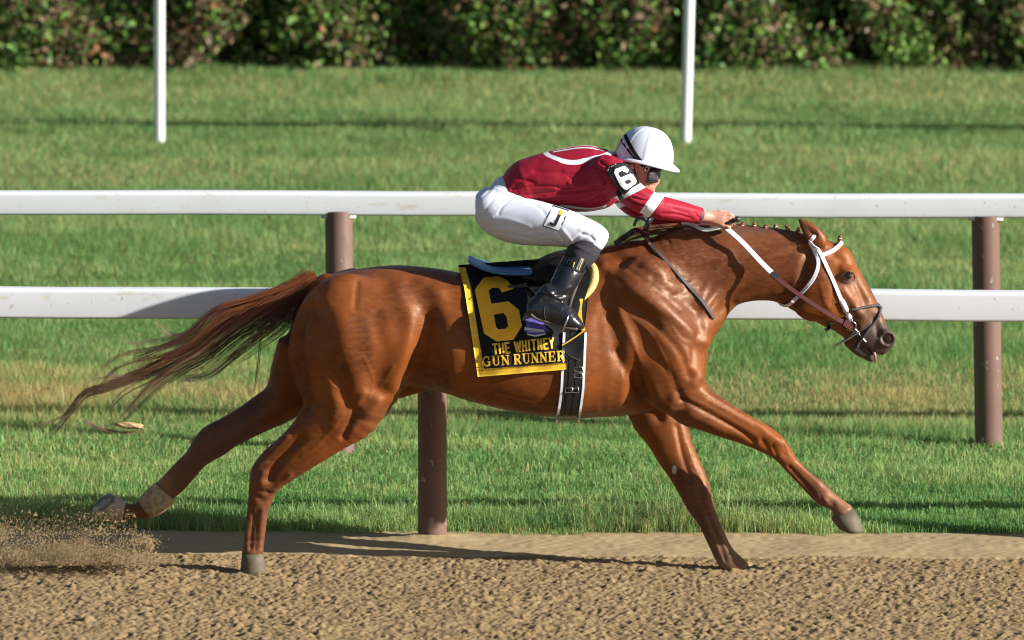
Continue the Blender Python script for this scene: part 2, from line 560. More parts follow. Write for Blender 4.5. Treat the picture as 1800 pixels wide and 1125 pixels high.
# harrowed dirt: a height field of scattered lumps
def dirt():
    x0, x1, y0, y1, h = -3.1, 3.1, -2.05, Y_EDGE + .10, .0068
    nx, ny = int((x1 - x0) / h) + 1, int((y1 - y0) / h) + 1
    X, Y = np.meshgrid(x0 + h * np.arange(nx), y0 + h * np.arange(ny), indexing='ij')
    edge = Y_SOFT + .035 * vnoise(np.stack([X, Y], -1), .35, 3) + .02 * vnoise(np.stack([X, Y], -1), .07, 4)
    rough = np.clip((edge - Y) / .06 + .5, 0, 1)
    Z = np.zeros_like(X)
    n = 150000
    cx = rng.uniform(x0, x1, n); cy = rng.uniform(y0, Y_SOFT + .05, n)
    r = rng.gamma(2.4, .00135, n) + .0042
    ea = rng.uniform(0, np.pi, n); er = rng.uniform(1.0, 2.4, n); ca, sa = np.cos(ea), np.sin(ea)
    hh = r * rng.uniform(.25, 1.1, n)
    ii = np.round((cx - x0) / h).astype(int); jj = np.round((cy - y0) / h).astype(int)
    for di in range(-5, 6):
        for dj in range(-5, 6):
            a, b = ii + di, jj + dj
            ok = (a >= 0) & (a < nx) & (b >= 0) & (b < ny)
            dx = x0 + a * h - cx; dy = y0 + b * h - cy
            q = ((dx * ca + dy * sa) ** 2 / er + (dy * ca - dx * sa) ** 2 * er ** .3) / (r * r)
            v = hh * np.sqrt(np.clip(1 - q, 0, 1))
            ok &= v > 0
            np.maximum.at(Z, (a[ok], b[ok]), v[ok])
    P = np.stack([X, Y], -1)
    Z = Z * rough - .012 * rough
    Z += .006 * vnoise(P, .25, 5) + .009 * vnoise(P, .7, 8) * rough + .0022 * vnoise(P, .03, 6) + rough * (.0045 * vnoise(P, .045, 16) + .0035 * vnoise(P, .018, 17))
    # packed strip: small mounds round the post and ruts
    Z += .030 * np.exp(-(((X - at(760, 950, Y_NEAR)[0]) / .16) ** 2 + ((Y - Y_NEAR + .02) / .09) ** 2))
    # the mound pushed up round the planted feet and prints in front of them
    for px, py, s, a in ((1296, 1008, .05, .018), (1335, 1006, .06, .012), (1262, 1010, .05, .010), (430, 1013, .05, .010), (470, 1011, .05, .008),
                         (500, 998, .045, -.024), (1345, 992, .04, -.014), (100, 990, .12, -.018), (30, 975, .15, -.018), (700, 1040, .1, -.015), (1100, 1090, .12, -.015)):
        g = ground_at(px, py)
        Z += a * np.exp(-(((X - g[0]) / (s * 1.5)) ** 2 + ((Y - g[1]) / s) ** 2))
    Z = np.minimum(Z, np.where(Y > Y_EDGE - .02, .002 - (Y - Y_EDGE + .02) * .05, 9))
    i = np.arange(nx - 1)[:, None]; j = np.arange(ny - 1)[None]
    q = np.stack(np.broadcast_arrays(i * ny + j, (i + 1) * ny + j, (i + 1) * ny + j + 1, i * ny + j + 1), -1).reshape(-1, 4)
    V = np.stack([X, Y, Z], -1).reshape(-1, 3)
    cen = V[q].mean(1)
    soft = (rough.reshape(-1)[q].mean(1) < .5)
    o = obj('dirt_track', V, [q], M_DIRT, kind='structure')
    o.data.materials.append(M_DIRT_SOFT)
    o.data.polygons.foreach_set('material_index', soft.astype(np.int32))
    return o
dirt()
def frame_sheet(name, m, z, outer, inner):
    """flat ground round the modelled patch, with the patch left out"""
    (a, b, c, d), (e, f, g, h2) = outer, inner
    V, n = [], 0
    for x0, x1, y0, y1 in ((a, e, c, d), (f, b, c, d), (e, f, c, g), (e, f, h2, d)):
        if y1 > y0: V.append([[x0, y0, z], [x1, y0, z], [x1, y1, z], [x0, y1, z]])
    q = np.arange(4 * len(V)).reshape(-1, 4)
    return obj(name, np.array(V, float).reshape(-1, 3), [q], m, kind='structure', smooth=False)
frame_sheet('dirt_track_far', M_DIRT, -.004, (-60, 60, -45, Y_EDGE + .1), (-3.09, 3.09, -2.04, Y_EDGE + .1))

# lawn
def lawn():
    near, far = Y_EDGE - .06, Y_HEDGE + .4
    n = 720000
    u = rng.random(n)
    Y = near + (far - near) * (u ** 1.45)
    halfw = (2.28 * (Y - CAM_Y) / 37.2) + .75 + (Y - near) / 16 * 1.1
    X = rng.uniform(-1, 1, n) * halfw
    # ragged front edge
    keep = Y > Y_EDGE + .06 + .075 * (vnoise(np.stack([X, Y * 0], -1), .30, 11)) + .05 * vnoise(np.stack([X, Y * 0], -1), .06, 12) + rng.gamma(1.2, .03, n) - .035
    X, Y = X[keep], Y[keep]; n = len(X)
    P = np.stack([X, Y], -1)
    big = vnoise(P * np.array([.55, 1]), .9, 21); mid = vnoise(P * np.array([.5, 1]), .30, 22); sm = vnoise(P * np.array([.7, 1]), .085, 23)
    D = Y - CAM_Y
    front = np.exp(-((Y - Y_EDGE - .25) / .38) ** 2)
    fx = np.exp(-((X - .55) / .55) ** 2) + .55 * np.exp(-((X + 1.75) / .7) ** 2) + .35 * np.exp(-((X + .4) / .5) ** 2)
    hgt = .025 + .010 * mid + .012 * sm + front * (.010 + .045 * np.clip(fx, 0, 1)) * (.8 + .7 * sm)
    hgt = hgt + .034 * np.clip(vnoise(P * np.array([.6, 1]), .42, 25) + .25, 0, 1) + .012 * np.clip(vnoise(P, .16, 26), 0, 1)
    tall = rng.random(n) < .06 + .12 * front * fx
    hgt = hgt * rng.uniform(.65, 1.25, n) * np.where(tall, 1.6, 1)
    # closely cut ribs the mower left
    hgt *= np.clip((Y - Y_EDGE) / .12 + .35, .35, 1)
    wid = rng.uniform(.0019, .0036, n) * (1 + (Y - near) / 16 * 1.0) * np.where(tall, 1.25, 1)
    a = rng.uniform(0, 2 * np.pi, n)
    lean = rng.gamma(2.0, .26, n) * hgt
    la = rng.uniform(0, 2 * np.pi, n)
    dx, dy = np.cos(la) * lean, np.sin(la) * lean
    wx, wy = np.cos(a) * wid / 2, np.sin(a) * wid / 2 * .6
    z0 = np.full(n, -.008)
    V = np.empty((n, 5, 3), np.float32)
    V[:, 0] = np.stack([X - wx, Y - wy, z0], 1); V[:, 1] = np.stack([X + wx, Y + wy, z0], 1)
    mx, my, mz = X + dx * .35, Y + dy * .35, hgt * .62
    V[:, 2] = np.stack([mx + wx * .85, my + wy * .85, mz], 1); V[:, 3] = np.stack([mx - wx * .85, my - wy * .85, mz], 1)
    V[:, 4] = np.stack([X + dx, Y + dy, hgt * rng.uniform(.75, 1.0, n)], 1)
    base = np.arange(n)[:, None] * 5
    nearb = Y < 3.2
    q = (base + np.array([[0, 1, 2, 3]]))[nearb]; t = np.vstack([(base + np.array([[3, 2, 4]]))[nearb], (base + np.array([[0, 1, 4]]))[~nearb]])
    # colour of each blade: green, fresh green, straw
    g0 = np.array([.118, .270, .068]); g1 = np.array([.305, .445, .142]); g2 = np.array([.12, .22, .08]); dry = np.array([.56, .45, .18])
    k = np.clip(.5 + .55 * mid + .45 * sm + .35 * big + rng.normal(0, .22, n), 0, 1)[:, None]
    c = g0 * (1 - k) + g1 * k
    far_cool = np.clip((Y - 6) / 6, 0, 1)[:, None] * .35
    c = c * (1 - far_cool) + (g2 * .5 + np.array([.22, .32, .13]) * .5) * far_cool
    band = lambda p0, p1: np.exp(-((Y - (ground_at(900, p0)[1] + ground_at(900, p1)[1]) / 2) / (abs(ground_at(900, p0)[1] - ground_at(900, p1)[1]) / 2)) ** 2)
    dryness = .05 + .95 * band(738, 655) * (.75 + .5 * mid) + .22 * band(185, 130) + .16 * band(330, 270) * (.6 + .6 * big) \
        + .15 * np.clip(big, 0, 1) + .10 * np.clip(mid, 0, 1) + .22 * np.exp(-((Y - Y_EDGE) / .07) ** 2) - .06 * front
    isdry = rng.random(n) < dryness
    c = c * (1 - .35 * (front * np.clip(fx, 0, 1))[:, None])     # lusher, deeper green weeds at the edge
    c = np.where(isdry[:, None], dry * rng.uniform(.55, 1.1, (n, 1)), c * rng.uniform(.7, 1.25, (n, 1)))
    colr = np.repeat(c, 5, 0)
    return obj('grass', V.reshape(-1, 3), [q, t], M_GRASS, smooth=True, cols={'Col': colr}, kind='stuff')
lawn()

# ------------------------------------------------------------------ the hedge of shrubs
def shrub(px, wpx, seed, brown, label, dens=1.0):
    r = np.random.default_rng(seed)
    c = at(px, 60, Y_HEDGE + .55)
    w = wpx * 1.12 / 281.0
    root = thing('hedge_shrub', label, 'shrub', (c[0], Y_HEDGE + .55, 0), 'clipped shrubs of the hedge along the back of the lawn')
    n_cl = int(215 * dens)
    # clump centres over the front, top and sides of a rounded block
    th = r.uniform(-1, 1, n_cl); zz = r.random(n_cl) ** .9
    bx = c[0] + th * w * .5 * (1 - .18 * r.random(n_cl))
    bulge = .34 * np.sqrt(np.clip(1 - (np.abs(th) * .93) ** 2, .03, 1))
    by = Y_HEDGE + .50 - bulge + r.normal(0, .05, n_cl) - .06 * np.sin(zz * 6 + seed)
    bz = .06 + zz * 1.55
    keep = vnoise(np.stack([bx, bz, by], -1), .30, 40) > -.44
    bx, by, bz = bx[keep], by[keep], bz[keep]; n_cl = len(bx)
    # outer leaves + deeper layer
    per = 84
    ci = np.repeat(np.arange(n_cl), per)
    N = len(ci)
    P = np.stack([bx[ci], by[ci], bz[ci]], 1) + r.normal(0, 1, (N, 3)) * np.array([.072, .055, .072])
    P[:, 2] -= .04 * np.abs(r.normal(0, 1, N))
    nb = 3600
    back = np.stack([c[0] + r.uniform(-.6, .6, nb) * w, Y_HEDGE + .58 + r.uniform(0, .5, nb), r.uniform(0, 1.7, nb)], 1)
    P = np.vstack([P, back]); N = len(P)
    P[:, 2] = np.maximum(P[:, 2], .012)
    L = r.uniform(.030, .072, N); L[-nb:] *= 2.4
    A = unit(r.normal(0, 1, (N, 3)) + np.array([.35, -.5, -.35]))
    B = unit(np.cross(A, r.normal(0, 1, (N, 3))))
    Wd = L * r.uniform(.45, .7, N)
    C = unit(np.cross(A, B))
    v = np.empty((N, 4, 3))
    for k, (s, t, b) in enumerate(((0, 0, 0), (.5, -.5, .05), (1, 0, -.1), (.5, .5, .05))):
        v[:, k] = P + A * (L * s)[:, None] + B * (Wd * t)[:, None] + C * (L * b)[:, None]
    base = np.arange(N)[:, None] * 4
    q = base + np.array([[0, 1, 2, 3]])
    pal = np.array([[.150, .275, .060], [.230, .350, .085], [.105, .195, .055], [.200, .135, .075], [.235, .165, .095], [.36, .14, .055]])
    clump_b = np.clip(vnoise(np.stack([bx, by, bz], 1), .30, 50) * .55 + brown + r.normal(0, .12, n_cl), 0, 1)
    br = np.concatenate([clump_b[ci], np.full(nb, brown * .6)]) * .8
    pick = np.where(r.random(N) < br, r.choice([3, 4, 4, 5], N, p=[.5, .25, .2, .05]), r.choice([0, 1, 2], N, p=[.45, .30, .25]))
    colr = pal[pick] * r.uniform(.8, 1.15, (N, 1))
    colr[:n_cl * per] *= np.repeat(r.uniform(.65, 1.3, n_cl), per)[:, None]
    obj('foliage', v.reshape(-1, 3), [q], M_HEDGE, root, smooth=True, cols={'Col': np.repeat(colr, 4, 0)})
    for k in range(4):
        x0 = c[0] + r.uniform(-.25, .25) * w; y0 = Y_HEDGE + .6 + r.uniform(-.12, .1)
        pts = catmull([[x0, y0, -.02], [x0 + r.normal(0, .06), y0 + r.normal(0, .04), .45], [x0 + r.normal(0, .15), y0 + r.normal(0, .05), .95], [x0 + r.normal(0, .22), y0 - .1, 1.5]], 5)
        V, q2, _ = tube(pts, np.linspace(.024, .006, len(pts)), 7)
        obj('stem', V, [q2], M_BARK, root)
    return root

for a in ((-10, 460, 2, .50, 'broad brownish green shrub at the left end of the hedge, left of the white post', 2.0),
          (355, 250, 3, .40, 'bright leaved shrub right behind the left white post'),
          (590, 215, 4, .38, 'shrub with one orange leaf spray, between the white post and the middle gap'),
          (880, 250, 5, .58, 'brownest shrub of the hedge, left half of the broad mass above the helmet'),
          (1085, 225, 6, .62, 'brown twiggy shrub behind and above the white helmet'),
          (1290, 215, 7, .42, 'green shrub just right of the right white post'),
          (1500, 235, 8, .30, 'greenest shrub, behind the horse head with a dark hollow at its left'),
          (1820, 450, 9, .45, 'broad shrub with reddish leaf tips at the right end of the hedge', 2.0)):
    shrub(*a)

# ------------------------------------------------------------------ rail fences
def rail_profile(wd, ht, rnd=.35):
    """rounded rail section, flat face towards the track"""
    pts = []
    for cx, cz, a0 in ((-1, -1, 180), (1, -1, 270), (1, 1, 0), (-1, 1, 90)):
        r = rnd * wd * .5 if cz < 0 else wd * .24
        for k in range(6):
            a = math.radians(a0 + k * 18)
            pts.append((cx * (wd / 2 - r) + r * math.cos(a), cz * (ht / 2 - r) + r * math.sin(a)))
    return np.array(pts)

def rail_fence(name, label, Yp, rail_top_px, rail_bot_px, posts, post_r, wd, m_post, m_rail, lean=()):
    zt = at(900, rail_top_px, Yp)[2]; zb = at(900, rail_bot_px, Yp)[2]
    root = thing(name, label, 'fence', (0, Yp, 0), 'white rail fences along the track')
    pr = rail_profile(wd, zt - zb)
    x0, x1 = -14.0, 14.0
    xs = np.linspace(x0, x1, 57)
    rr = np.random.default_rng(int(Yp * 100))
    sag = .003 * np.sin(xs * 1.3 + Yp) + rr.normal(0, .0012, len(xs))
    R = np.stack([np.stack([np.full(len(pr), x), Yp + pr[:, 0], (zt + zb) / 2 + pr[:, 1] + s], 1) for x, s in zip(xs, sag)])
    V, f = loft(R)
    obj('rail', V, f, m_rail, root)
    for i, (px, dx, *dy) in enumerate(posts):
        dy = dy[0] if dy else 0.0
        x = at(px, 562, Yp)[0]
        zz = np.array([-.25, -.02, .02, .3, .6, .9, 1.0, 1.0]) * 1.0
        top = zb + .012
        zz = np.array([-.25, 0, .25, .5, .75, 1.0]) ; zz = np.where(zz > 0, zz * top, zz)
        P = np.stack([x + dx * zz / top, Yp + dy * (1 - zz / top), zz], 1)
        V, q, _ = tube(P, post_r, 28)
        parts = [(V, q)]
        obj('post', V, [q], m_post, root)
        if m_post is M_POST:       # the cast saddle that carries the rail
            V, f = box((x + dx, Yp, zb - .004), (.165, wd * .9, .012))
            obj('rail_bracket', V, f, m_rail, root)
    return root

rail_fence('rail_fence', 'white rail on thick brown posts nearest the horse, just past the dirt', Y_NEAR, 507, 560,
           ((-454, 0), (761, -.004), (1976, 0), (3190, 0)), .0645, .085, M_POST, M_RAIL)
rail_fence('rail_fence', 'white rail on brown posts standing on the lawn behind the rider', Y_FAR, 338, 379,
           ((-546, 0), (601, -.015, -.22), (1741, -.03), (2885, 0)), .0655, .085, M_POST, M_RAIL)
rail_fence('rail_fence', 'slim white posts standing far back on the lawn before the hedge', Y_WHITE, -54, -16,
           ((-641, 0), (281, .004), (1203, .018), (2126, 0)), .0315, .07, M_WPOST, M_RAIL)

# ================================================================== HORSE
YN, YF = -.15, .15
horse = thing('horse', 'chestnut racehorse at full gallop along the white rail, tail streaming behind', 'horse', (0, 0, 0))

def body_of_horse():
    lo = at(150, 960, 0); hi = at(1590, 370, 0)
    F = Field((lo[0], -.46, -.02), (hi[0], .40, hi[2] + .03), .0085)
    # trunk: stations (x, top, bottom, half width)
    T = [(535, 520, 625, .10), (560, 491, 650, .17), (600, 478, 668, .225), (650, 471, 680, .255), (700, 467, 684, .245), (750, 471, 681, .236),
         (800, 480, 691, .272), (850, 484, 706, .292), (900, 485, 719, .302), (950, 481, 729, .300), (1000, 467, 735, .290),
         (1050, 446, 734, .262), (1100, 430, 728, .235), (1150, 436, 718, .215), (1190, 470, 705, .20), (1212, 520, 690, .17), (1226, 565, 655, .12)]
    st = [((x, t), (x, b), w) for x, t, b, w in T]
    C, a, b = pairs(st, 0, 6)
    F.chain(C, a, b, .03, cap=.35, joint=.3)
    # the back line is narrower than the ribs
    for s in (-1, 1):
        # ribs / barrel fullness low down
        C, a, b = pairs([((800, 590), (800, 690), .10), ((870, 570), (870, 712), .12), ((950, 560), (950, 726), .13), ((1030, 560), (1030, 728), .11), ((1090, 580), (1090, 715), .08)], .185 * s)
        F.chain(C, a, b, .06, joint=.3, cap=.3)
        # shoulder blade and upper arm
        C, a, b = pairs([((1085, 475), (1130, 460), .05), ((1080, 520), (1180, 480), .10), ((1105, 590), (1212, 548), .115), ((1125, 640), (1229, 605), .12), ((1140, 690), (1234, 650), .105), ((1160, 728), (1225, 690), .085)], .155 * s, 8)
        F.chain(C, a, b, .045, cap=.3, joint=.35)
        # breast
        C, a, b = pairs([((1190, 545), (1232, 562), .06), ((1186, 600), (1240, 602), .08), ((1178, 660), (1238, 640), .085), ((1160, 710), (1225, 690), .07)], .085 * s)
        F.chain(C, a, b, .04, cap=.3, joint=.35)
        # croup and thigh
        C, a, b = pairs([((590, 525), (735, 530), .06), ((532, 565), (736, 565), .115), ((508, 610), (728, 612), .13), ((505, 655), (712, 655), .12), ((517, 700), (676, 692), .095)], .145 * s, 9)
        if s > 0:
            C, a, b = pairs([((590, 525), (735, 530), .06), ((530, 565), (720, 560), .12), ((500, 610), (690, 600), .12), ((480, 650), (620, 660), .10)], .145, 9)
        F.chain(C, a, b, .06, cap=.25, joint=.25)
    # neck
    C, a, b = pairs([((1090, 436), (1190, 630), .165), ((1125, 421), (1224, 596), .15), ((1162, 411), (1252, 556), .125), ((1205, 404), (1293, 539), .108), ((1250, 401), (1322, 527), .098),
                     ((1300, 402), (1350, 524), .088), ((1350, 403), (1378, 528), .082), ((1395, 408), (1402, 538), .08), ((1428, 414), (1425, 548), .08)], 0, 6)
    F.chain(C, a, b, .05, cap=.5, joint=.2)
    # head
    C, a, b = pairs([((1442, 415), (1402, 532), .074), ((1464, 421), (1414, 556), .088), ((1483, 447), (1431, 567), .094), ((1499, 473), (1453, 578), .090), ((1516, 498), (1472, 588), .078),
                     ((1532, 525), (1487, 598), .064), ((1547, 551), (1499, 609), .055), ((1559, 571), (1514, 618), .054), ((1569, 588), (1533, 622), .05), ((1570, 604), (1546, 625), .036)], 0, 7)
    F.chain(C, a, b, .025, cap=.3, joint=.15)
    F.chain(*pairs([((1490, 598), (1484, 606), .036), ((1513, 607), (1502, 622), .034), ((1534, 622), (1524, 633), .026), ((1539, 630), (1531, 634), .018)], 0), .012, cap=.6)   # lower lip
    for s in (-1, 1):
        F.ell(at(1432, 522, -.07 * s), (.10, .032, .105), .04)                 # cheek
        F.ell(at(1489, 484, -.076 * s), (.032, .026, .026), .025)               # eye socket
        F.chain(*pairs([((1487, 513), (1481, 523), .012), ((1515, 549), (1507, 556), .010)], .062 * s), .02)   # facial crest
        F.ell(at(1559, 595, .045 * s), (.039, .023, .037), .020)                # nostril rim
        F.ell(at(1560.5, 596.5, .068 * s), (.0275, .030, .0265), .007, sub=True)
        # ear, laid back
        C, a, b = pairs([((1420, 428), (1452, 414), .028), ((1413, 412), (1443, 408), .026), ((1407, 397), (1428, 399), .02), ((1403.5, 386), (1411, 390), .010), ((1404, 383), (1406, 384), .005)], .055 * s)
        F.chain(C, a, b, .012)
        F.chain(*pairs([((1425, 417), (1437, 412), .013), ((1413, 402), (1424, 402), .011), ((1407, 392), (1412, 393), .006)], (.055 + .026) * s), .006, sub=True)
    # mouth slit
    F.chain(*pairs([((1517, 603), (1516, 605), .06), ((1530, 613.5), (1529, 615.5), .06), ((1546, 627), (1545, 628.5), .06)], 0), .004, sub=True)
    # near fore (reaching forward)
    C, a, b = pairs([((1228, 655), (1168, 716), .085, -.165), ((1246, 680), (1186, 738), .078, -.165), ((1268, 699), (1216, 747), .068, -.16), ((1298, 719), (1252, 760), .056, -.155), ((1330, 738), (1292, 774), .046, -.15),
                     ((1363, 757), (1329, 789), .043, -.145), ((1384, 777), (1355, 802), .043, -.14), ((1398, 801), (1374, 820), .034, -.135), ((1412, 818), (1388, 834), .028, -.13), ((1430, 836), (1405, 852), .026, -.13),
                     ((1448, 849), (1420, 868), .028, -.13), ((1461, 861), (1437, 886), .034, -.13), ((1472, 871), (1455, 891), .03, -.13), ((1486, 882), (1465, 903), .034, -.13), ((1499, 893), (1464, 908), .042, -.13)], -.13)
    F.chain(C, a, b, .022, cap=.3, joint=.6)
    # far fore (planted)
    C, a, b = pairs([((1090, 690), (1200, 690), .08, .13), ((1110, 726), (1203, 738), .075, .12), ((1134, 757), (1211, 770), .06, .10), ((1152, 789), (1220, 801), .05, .085), ((1172, 821), (1234, 828), .045, .07),
                     ((1190, 854), (1247, 858), .043, .055), ((1206, 884), (1254, 890), .043, .045), ((1224, 906), (1261, 915), .034, .035), ((1237, 934), (1272, 939), .028, .03), ((1249, 962), (1285, 965), .027, .025),
                     ((1258, 982), (1297, 981), .033, .02), ((1270, 1000), (1312, 993), .034, .015), ((1282, 1010), (1322, 1001), .04, .01)], 0)
    F.chain(C, a, b, .02, cap=.3, joint=.6)
    # near hind (planted)
    C, a, b = pairs([((521, 672), (700, 690), .10, -.15), ((527, 716), (672, 715), .088, -.15), ((520, 745), (632, 743), .072, -.15), ((503, 769), (592, 776), .058, -.145), ((476, 793), (552, 806), .048, -.135),
                     ((453, 808), (521, 831), .043, -.12), ((441, 826), (500, 848), .041, -.11), ((438, 850), (484, 868), .04, -.10), ((437, 872), (477, 884), .036, -.095), ((434, 900), (471, 906), .029, -.09), ((430, 930), (467, 934), .027, -.085),
                     ((427, 955), (464, 956), .031, -.08), ((425, 975), (462, 975), .04, -.08)], -.1)
    F.chain(C, a, b, .025, cap=.3, joint=.5)
    # far hind (trailing)
    C, a, b = pairs([((492, 590), (600, 640), .11, .13), ((479, 640), (580, 690), .10, .14), ((466, 682), (526, 728), .08, .14), ((436, 706), (487, 746), .066, .14), ((408, 725), (448, 766), .055, .14),
                     ((383, 738), (414, 785), .048, .14), ((366, 747), (386, 804), .042, .14), ((352, 766), (366, 815), .04, .14), ((337, 788), (350, 827), .034, .15), ((318, 806), (335, 845), .03, .165), ((298, 827), (317, 866), .028, .18),
                     ((281, 845), (297, 882), .031, .195), ((264, 864), (276, 902), .037, .21), ((250, 876), (257, 913), .033, .22), ((237, 886), (240, 912), .029, .22), ((222, 883), (215, 917), .040, .22)], .14)
    F.chain(C, a, b, .02, cap=.3, joint=.6)
    # dock of the tail
    F.chain(*pairs([((575, 481), (570, 505), .03), ((548, 492), (552, 512), .028), ((520, 504), (528, 526), .022), ((490, 518), (496, 534), .012)], 0), .02)
    # a sheath fold and girth groove
    F.chain(*pairs([((700, 672), (705, 700), .035), ((740, 668), (742, 690), .03)], 0), .03)
    V, Q = F.mesh()
    V = smooth_mesh(V, Q, 7)
    S = [
        ([(522, 540), (516, 610), (524, 690)], 36, -30), ([(690, 560), (690, 620)], 45, 8),
        # hindquarters
        ([(752, 560), (740, 610), (724, 655), (716, 680)], 15, -20), ([(772, 520), (790, 570), (800, 615)], 20, 8), ([(745, 497), (768, 515)], 16, 6),
        ([(700, 515), (722, 560), (712, 620), (690, 672)], 17, 13), ([(660, 560), (672, 620), (660, 675)], 16, -7), ([(628, 497), (624, 540)], 5, -3),
        ([(556, 545), (568, 600), (592, 660), (612, 712)], 13, -9), ([(536, 560), (533, 610), (540, 660)], 12, 8), ([(600, 560), (612, 620), (632, 680)], 20, 9),
        ([(538, 685), (552, 702), (556, 725)], 10, 5), ([(585, 690), (592, 720), (586, 745)], 15, 5), ([(566, 690), (572, 730)], 9, -4),
        ([(662, 705), (650, 722)], 12, 9), ([(626, 722), (615, 745), (604, 768)], 6, -11), ([(640, 690), (625, 712)], 6, 5), ([(590, 500), (640, 485), (700, 484)], 16, 4),
        ([(725, 660), (680, 695), (640, 730)], 8, 5),
        # hock and hind cannon
        ([(530, 772), (500, 800), (480, 826), (474, 842)], 6.5, -11), ([(506, 768), (474, 800), (452, 822)], 5, 7), ([(463, 832), (458, 850)], 7, 6), ([(510, 835), (490, 852), (478, 866)], 4, 5),
        ([(446, 905), (441, 965)], 3, -7), ([(453, 900), (449, 968)], 2.5, -4), ([(436, 900), (432, 960)], 3.5, 3), ([(462, 895), (457, 965)], 4, 3), ([(450, 872), (462, 880)], 5, -4),
        # ribs and flank
        ([(832, 600), (850, 660)], 7, -1.5), ([(1052, 560), (1058, 640), (1050, 700)], 12, -3), ([(800, 692), (870, 716), (960, 728)], 6, 2),
        # shoulder
        ([(1062, 470), (1110, 507), (1175, 552), (1232, 602)], 13, 12), ([(1075, 445), (1125, 470), (1180, 515), (1225, 548)], 10, -8), ([(1090, 462), (1150, 505), (1195, 545)], 6, -5),
        ([(1068, 540), (1082, 585), (1086, 640)], 15, -7), ([(1090, 552), (1110, 600), (1138, 655), (1160, 710)], 15, 17), ([(1074, 512), (1092, 545)], 14, 4),
        ([(1112, 535), (1155, 575), (1195, 620), (1212, 660)], 8, -9), ([(1165, 585), (1205, 632), (1222, 668)], 14, 9), ([(1140, 610), (1180, 660), (1192, 700)], 7, -5),
        ([(1240, 575), (1240, 620), (1232, 660)], 8, 7), ([(1222, 590), (1216, 640)], 6, -6), ([(1186, 700), (1172, 733)], 10, 7), ([(1100, 545), (1070, 560)], 7, -4),
        ([(1085, 618), (1108, 660), (1140, 705), (1160, 735)], 9, -8),
        # neck: jugular groove, the strap muscle, crest
        ([(1268, 548), (1310, 500), (1370, 462), (1410, 440)], 9, -7), ([(1240, 535), (1290, 485), (1350, 450), (1400, 432)], 11, 6), ([(1120, 440), (1200, 430), (1300, 425), (1390, 425)], 10, -5),
        ([(1135, 462), (1200, 462), (1280, 450)], 9, 5), ([(1150, 485), (1205, 490), (1250, 470)], 6, -4), ([(1185, 520), (1235, 500)], 7, -4), ([(1300, 527), (1350, 516), (1385, 515)], 7, 4),
        # head
        ([(1424, 438), (1412, 480), (1400, 525)], 8, -12), ([(1440, 470), (1452, 520), (1462, 560)], 13, 4), ([(1466, 448), (1478, 458)], 8, -6), ([(1481, 470), (1497, 474)], 5, 6),
        ([(1503, 494), (1520, 530)], 6, -6), ([(1484, 512), (1512, 552)], 6, 6), ([(1484, 545), (1508, 580)], 5, -4), ([(1538, 560), (1545, 590)], 6, -6), ([(1549, 575), (1556, 578)], 7, 5),
        ([(1492, 560), (1505, 590), (1515, 603)], 3, -3), ([(1520, 560), (1510, 580)], 5, 3), ([(1470, 500), (1462, 530)], 5, -3), ([(1450, 430), (1462, 440)], 6, 4),
        # near foreleg muscles, knee, tendons
        ([(1200, 702), (1250, 728), (1300, 757), (1325, 775)], 4.5, -8), ([(1235, 690), (1290, 722), (1340, 752)], 8, 5), ([(1215, 730), (1270, 757)], 7, 4), ([(1195, 690), (1202, 712)], 6, -5),
        ([(1348, 762), (1372, 778)], 7, 5), ([(1356, 796), (1376, 808)], 6, 4), ([(1340, 775), (1352, 790)], 5, -5), ([(1385, 800), (1392, 806)], 5, 3),
        ([(1388, 820), (1415, 850), (1432, 868)], 2.6, -6), ([(1378, 822), (1402, 850), (1424, 876)], 4, 3), ([(1404, 815), (1440, 850)], 5, 3), ([(1442, 872), (1452, 880)], 6, 5), ([(1456, 876), (1466, 888)], 4, -4),
        # far foreleg
        ([(1190, 750), (1200, 800), (1214, 845)], 5, -6), ([(1228, 900), (1246, 945), (1262, 985)], 2.8, -6), ([(1244, 905), (1262, 948), (1276, 985)], 3, -4), ([(1236, 905), (1254, 948)], 3, 3), ([(1240, 862), (1244, 885)], 7, 6), ([(1216, 868), (1222, 884)], 6, 3),
        # bones of knee, hock and fetlock, hair line at the coronet
        ([(1372, 768), (1386, 790)], 3, 3.5), ([(1358, 782), (1366, 801)], 2.6, -4), ([(1378, 798), (1392, 806)], 2.4, -3), ([(1440, 866), (1449, 884)], 2.4, -3.5), ([(1452, 868), (1462, 880)], 3, 3), ([(1465, 906), (1482, 900), (1499, 893)], 2, 3.5),
        ([(446, 822), (470, 815)], 3, 4), ([(452, 862), (480, 867)], 2.8, -4), ([(444, 842), (462, 846)], 3, 3), ([(426, 969), (461, 969)], 2, 4), ([(430, 950), (462, 950)], 3, -2), ([(1212, 872), (1246, 872)], 4, 3), ([(1226, 908), (1256, 906)], 2.6, -3),
        # veins
        ([(1494, 520), (1508, 534), (1519, 556)], 1.8, 2.2), ([(1500, 528), (1505, 548), (1502, 562)], 1.7, 2), ([(1280, 474), (1325, 458), (1372, 450), (1402, 446)], 2, 2), ([(1112, 556), (1146, 590), (1168, 632), (1180, 664)], 2, 2.4),
        ([(1180, 575), (1196, 596), (1215, 606)], 1.8, 2), ([(870, 694), (930, 708), (990, 714)], 2, 1.8), ([(640, 630), (656, 668), (648, 700)], 2, 2), ([(606, 722), (584, 752), (556, 784), (530, 802)], 1.8, 2.2), ([(1236, 700), (1280, 724), (1320, 748)], 1.7, 2),
        ([(1442, 500), (1450, 530), (1464, 548)], 2, 1.8), ([(560, 640), (580, 672), (604, 690)], 2, 1.6), ([(690, 640), (668, 680)], 2, 1.6), ([(1208, 780), (1220, 820), (1236, 850)], 1.7, 2),
        # far hind
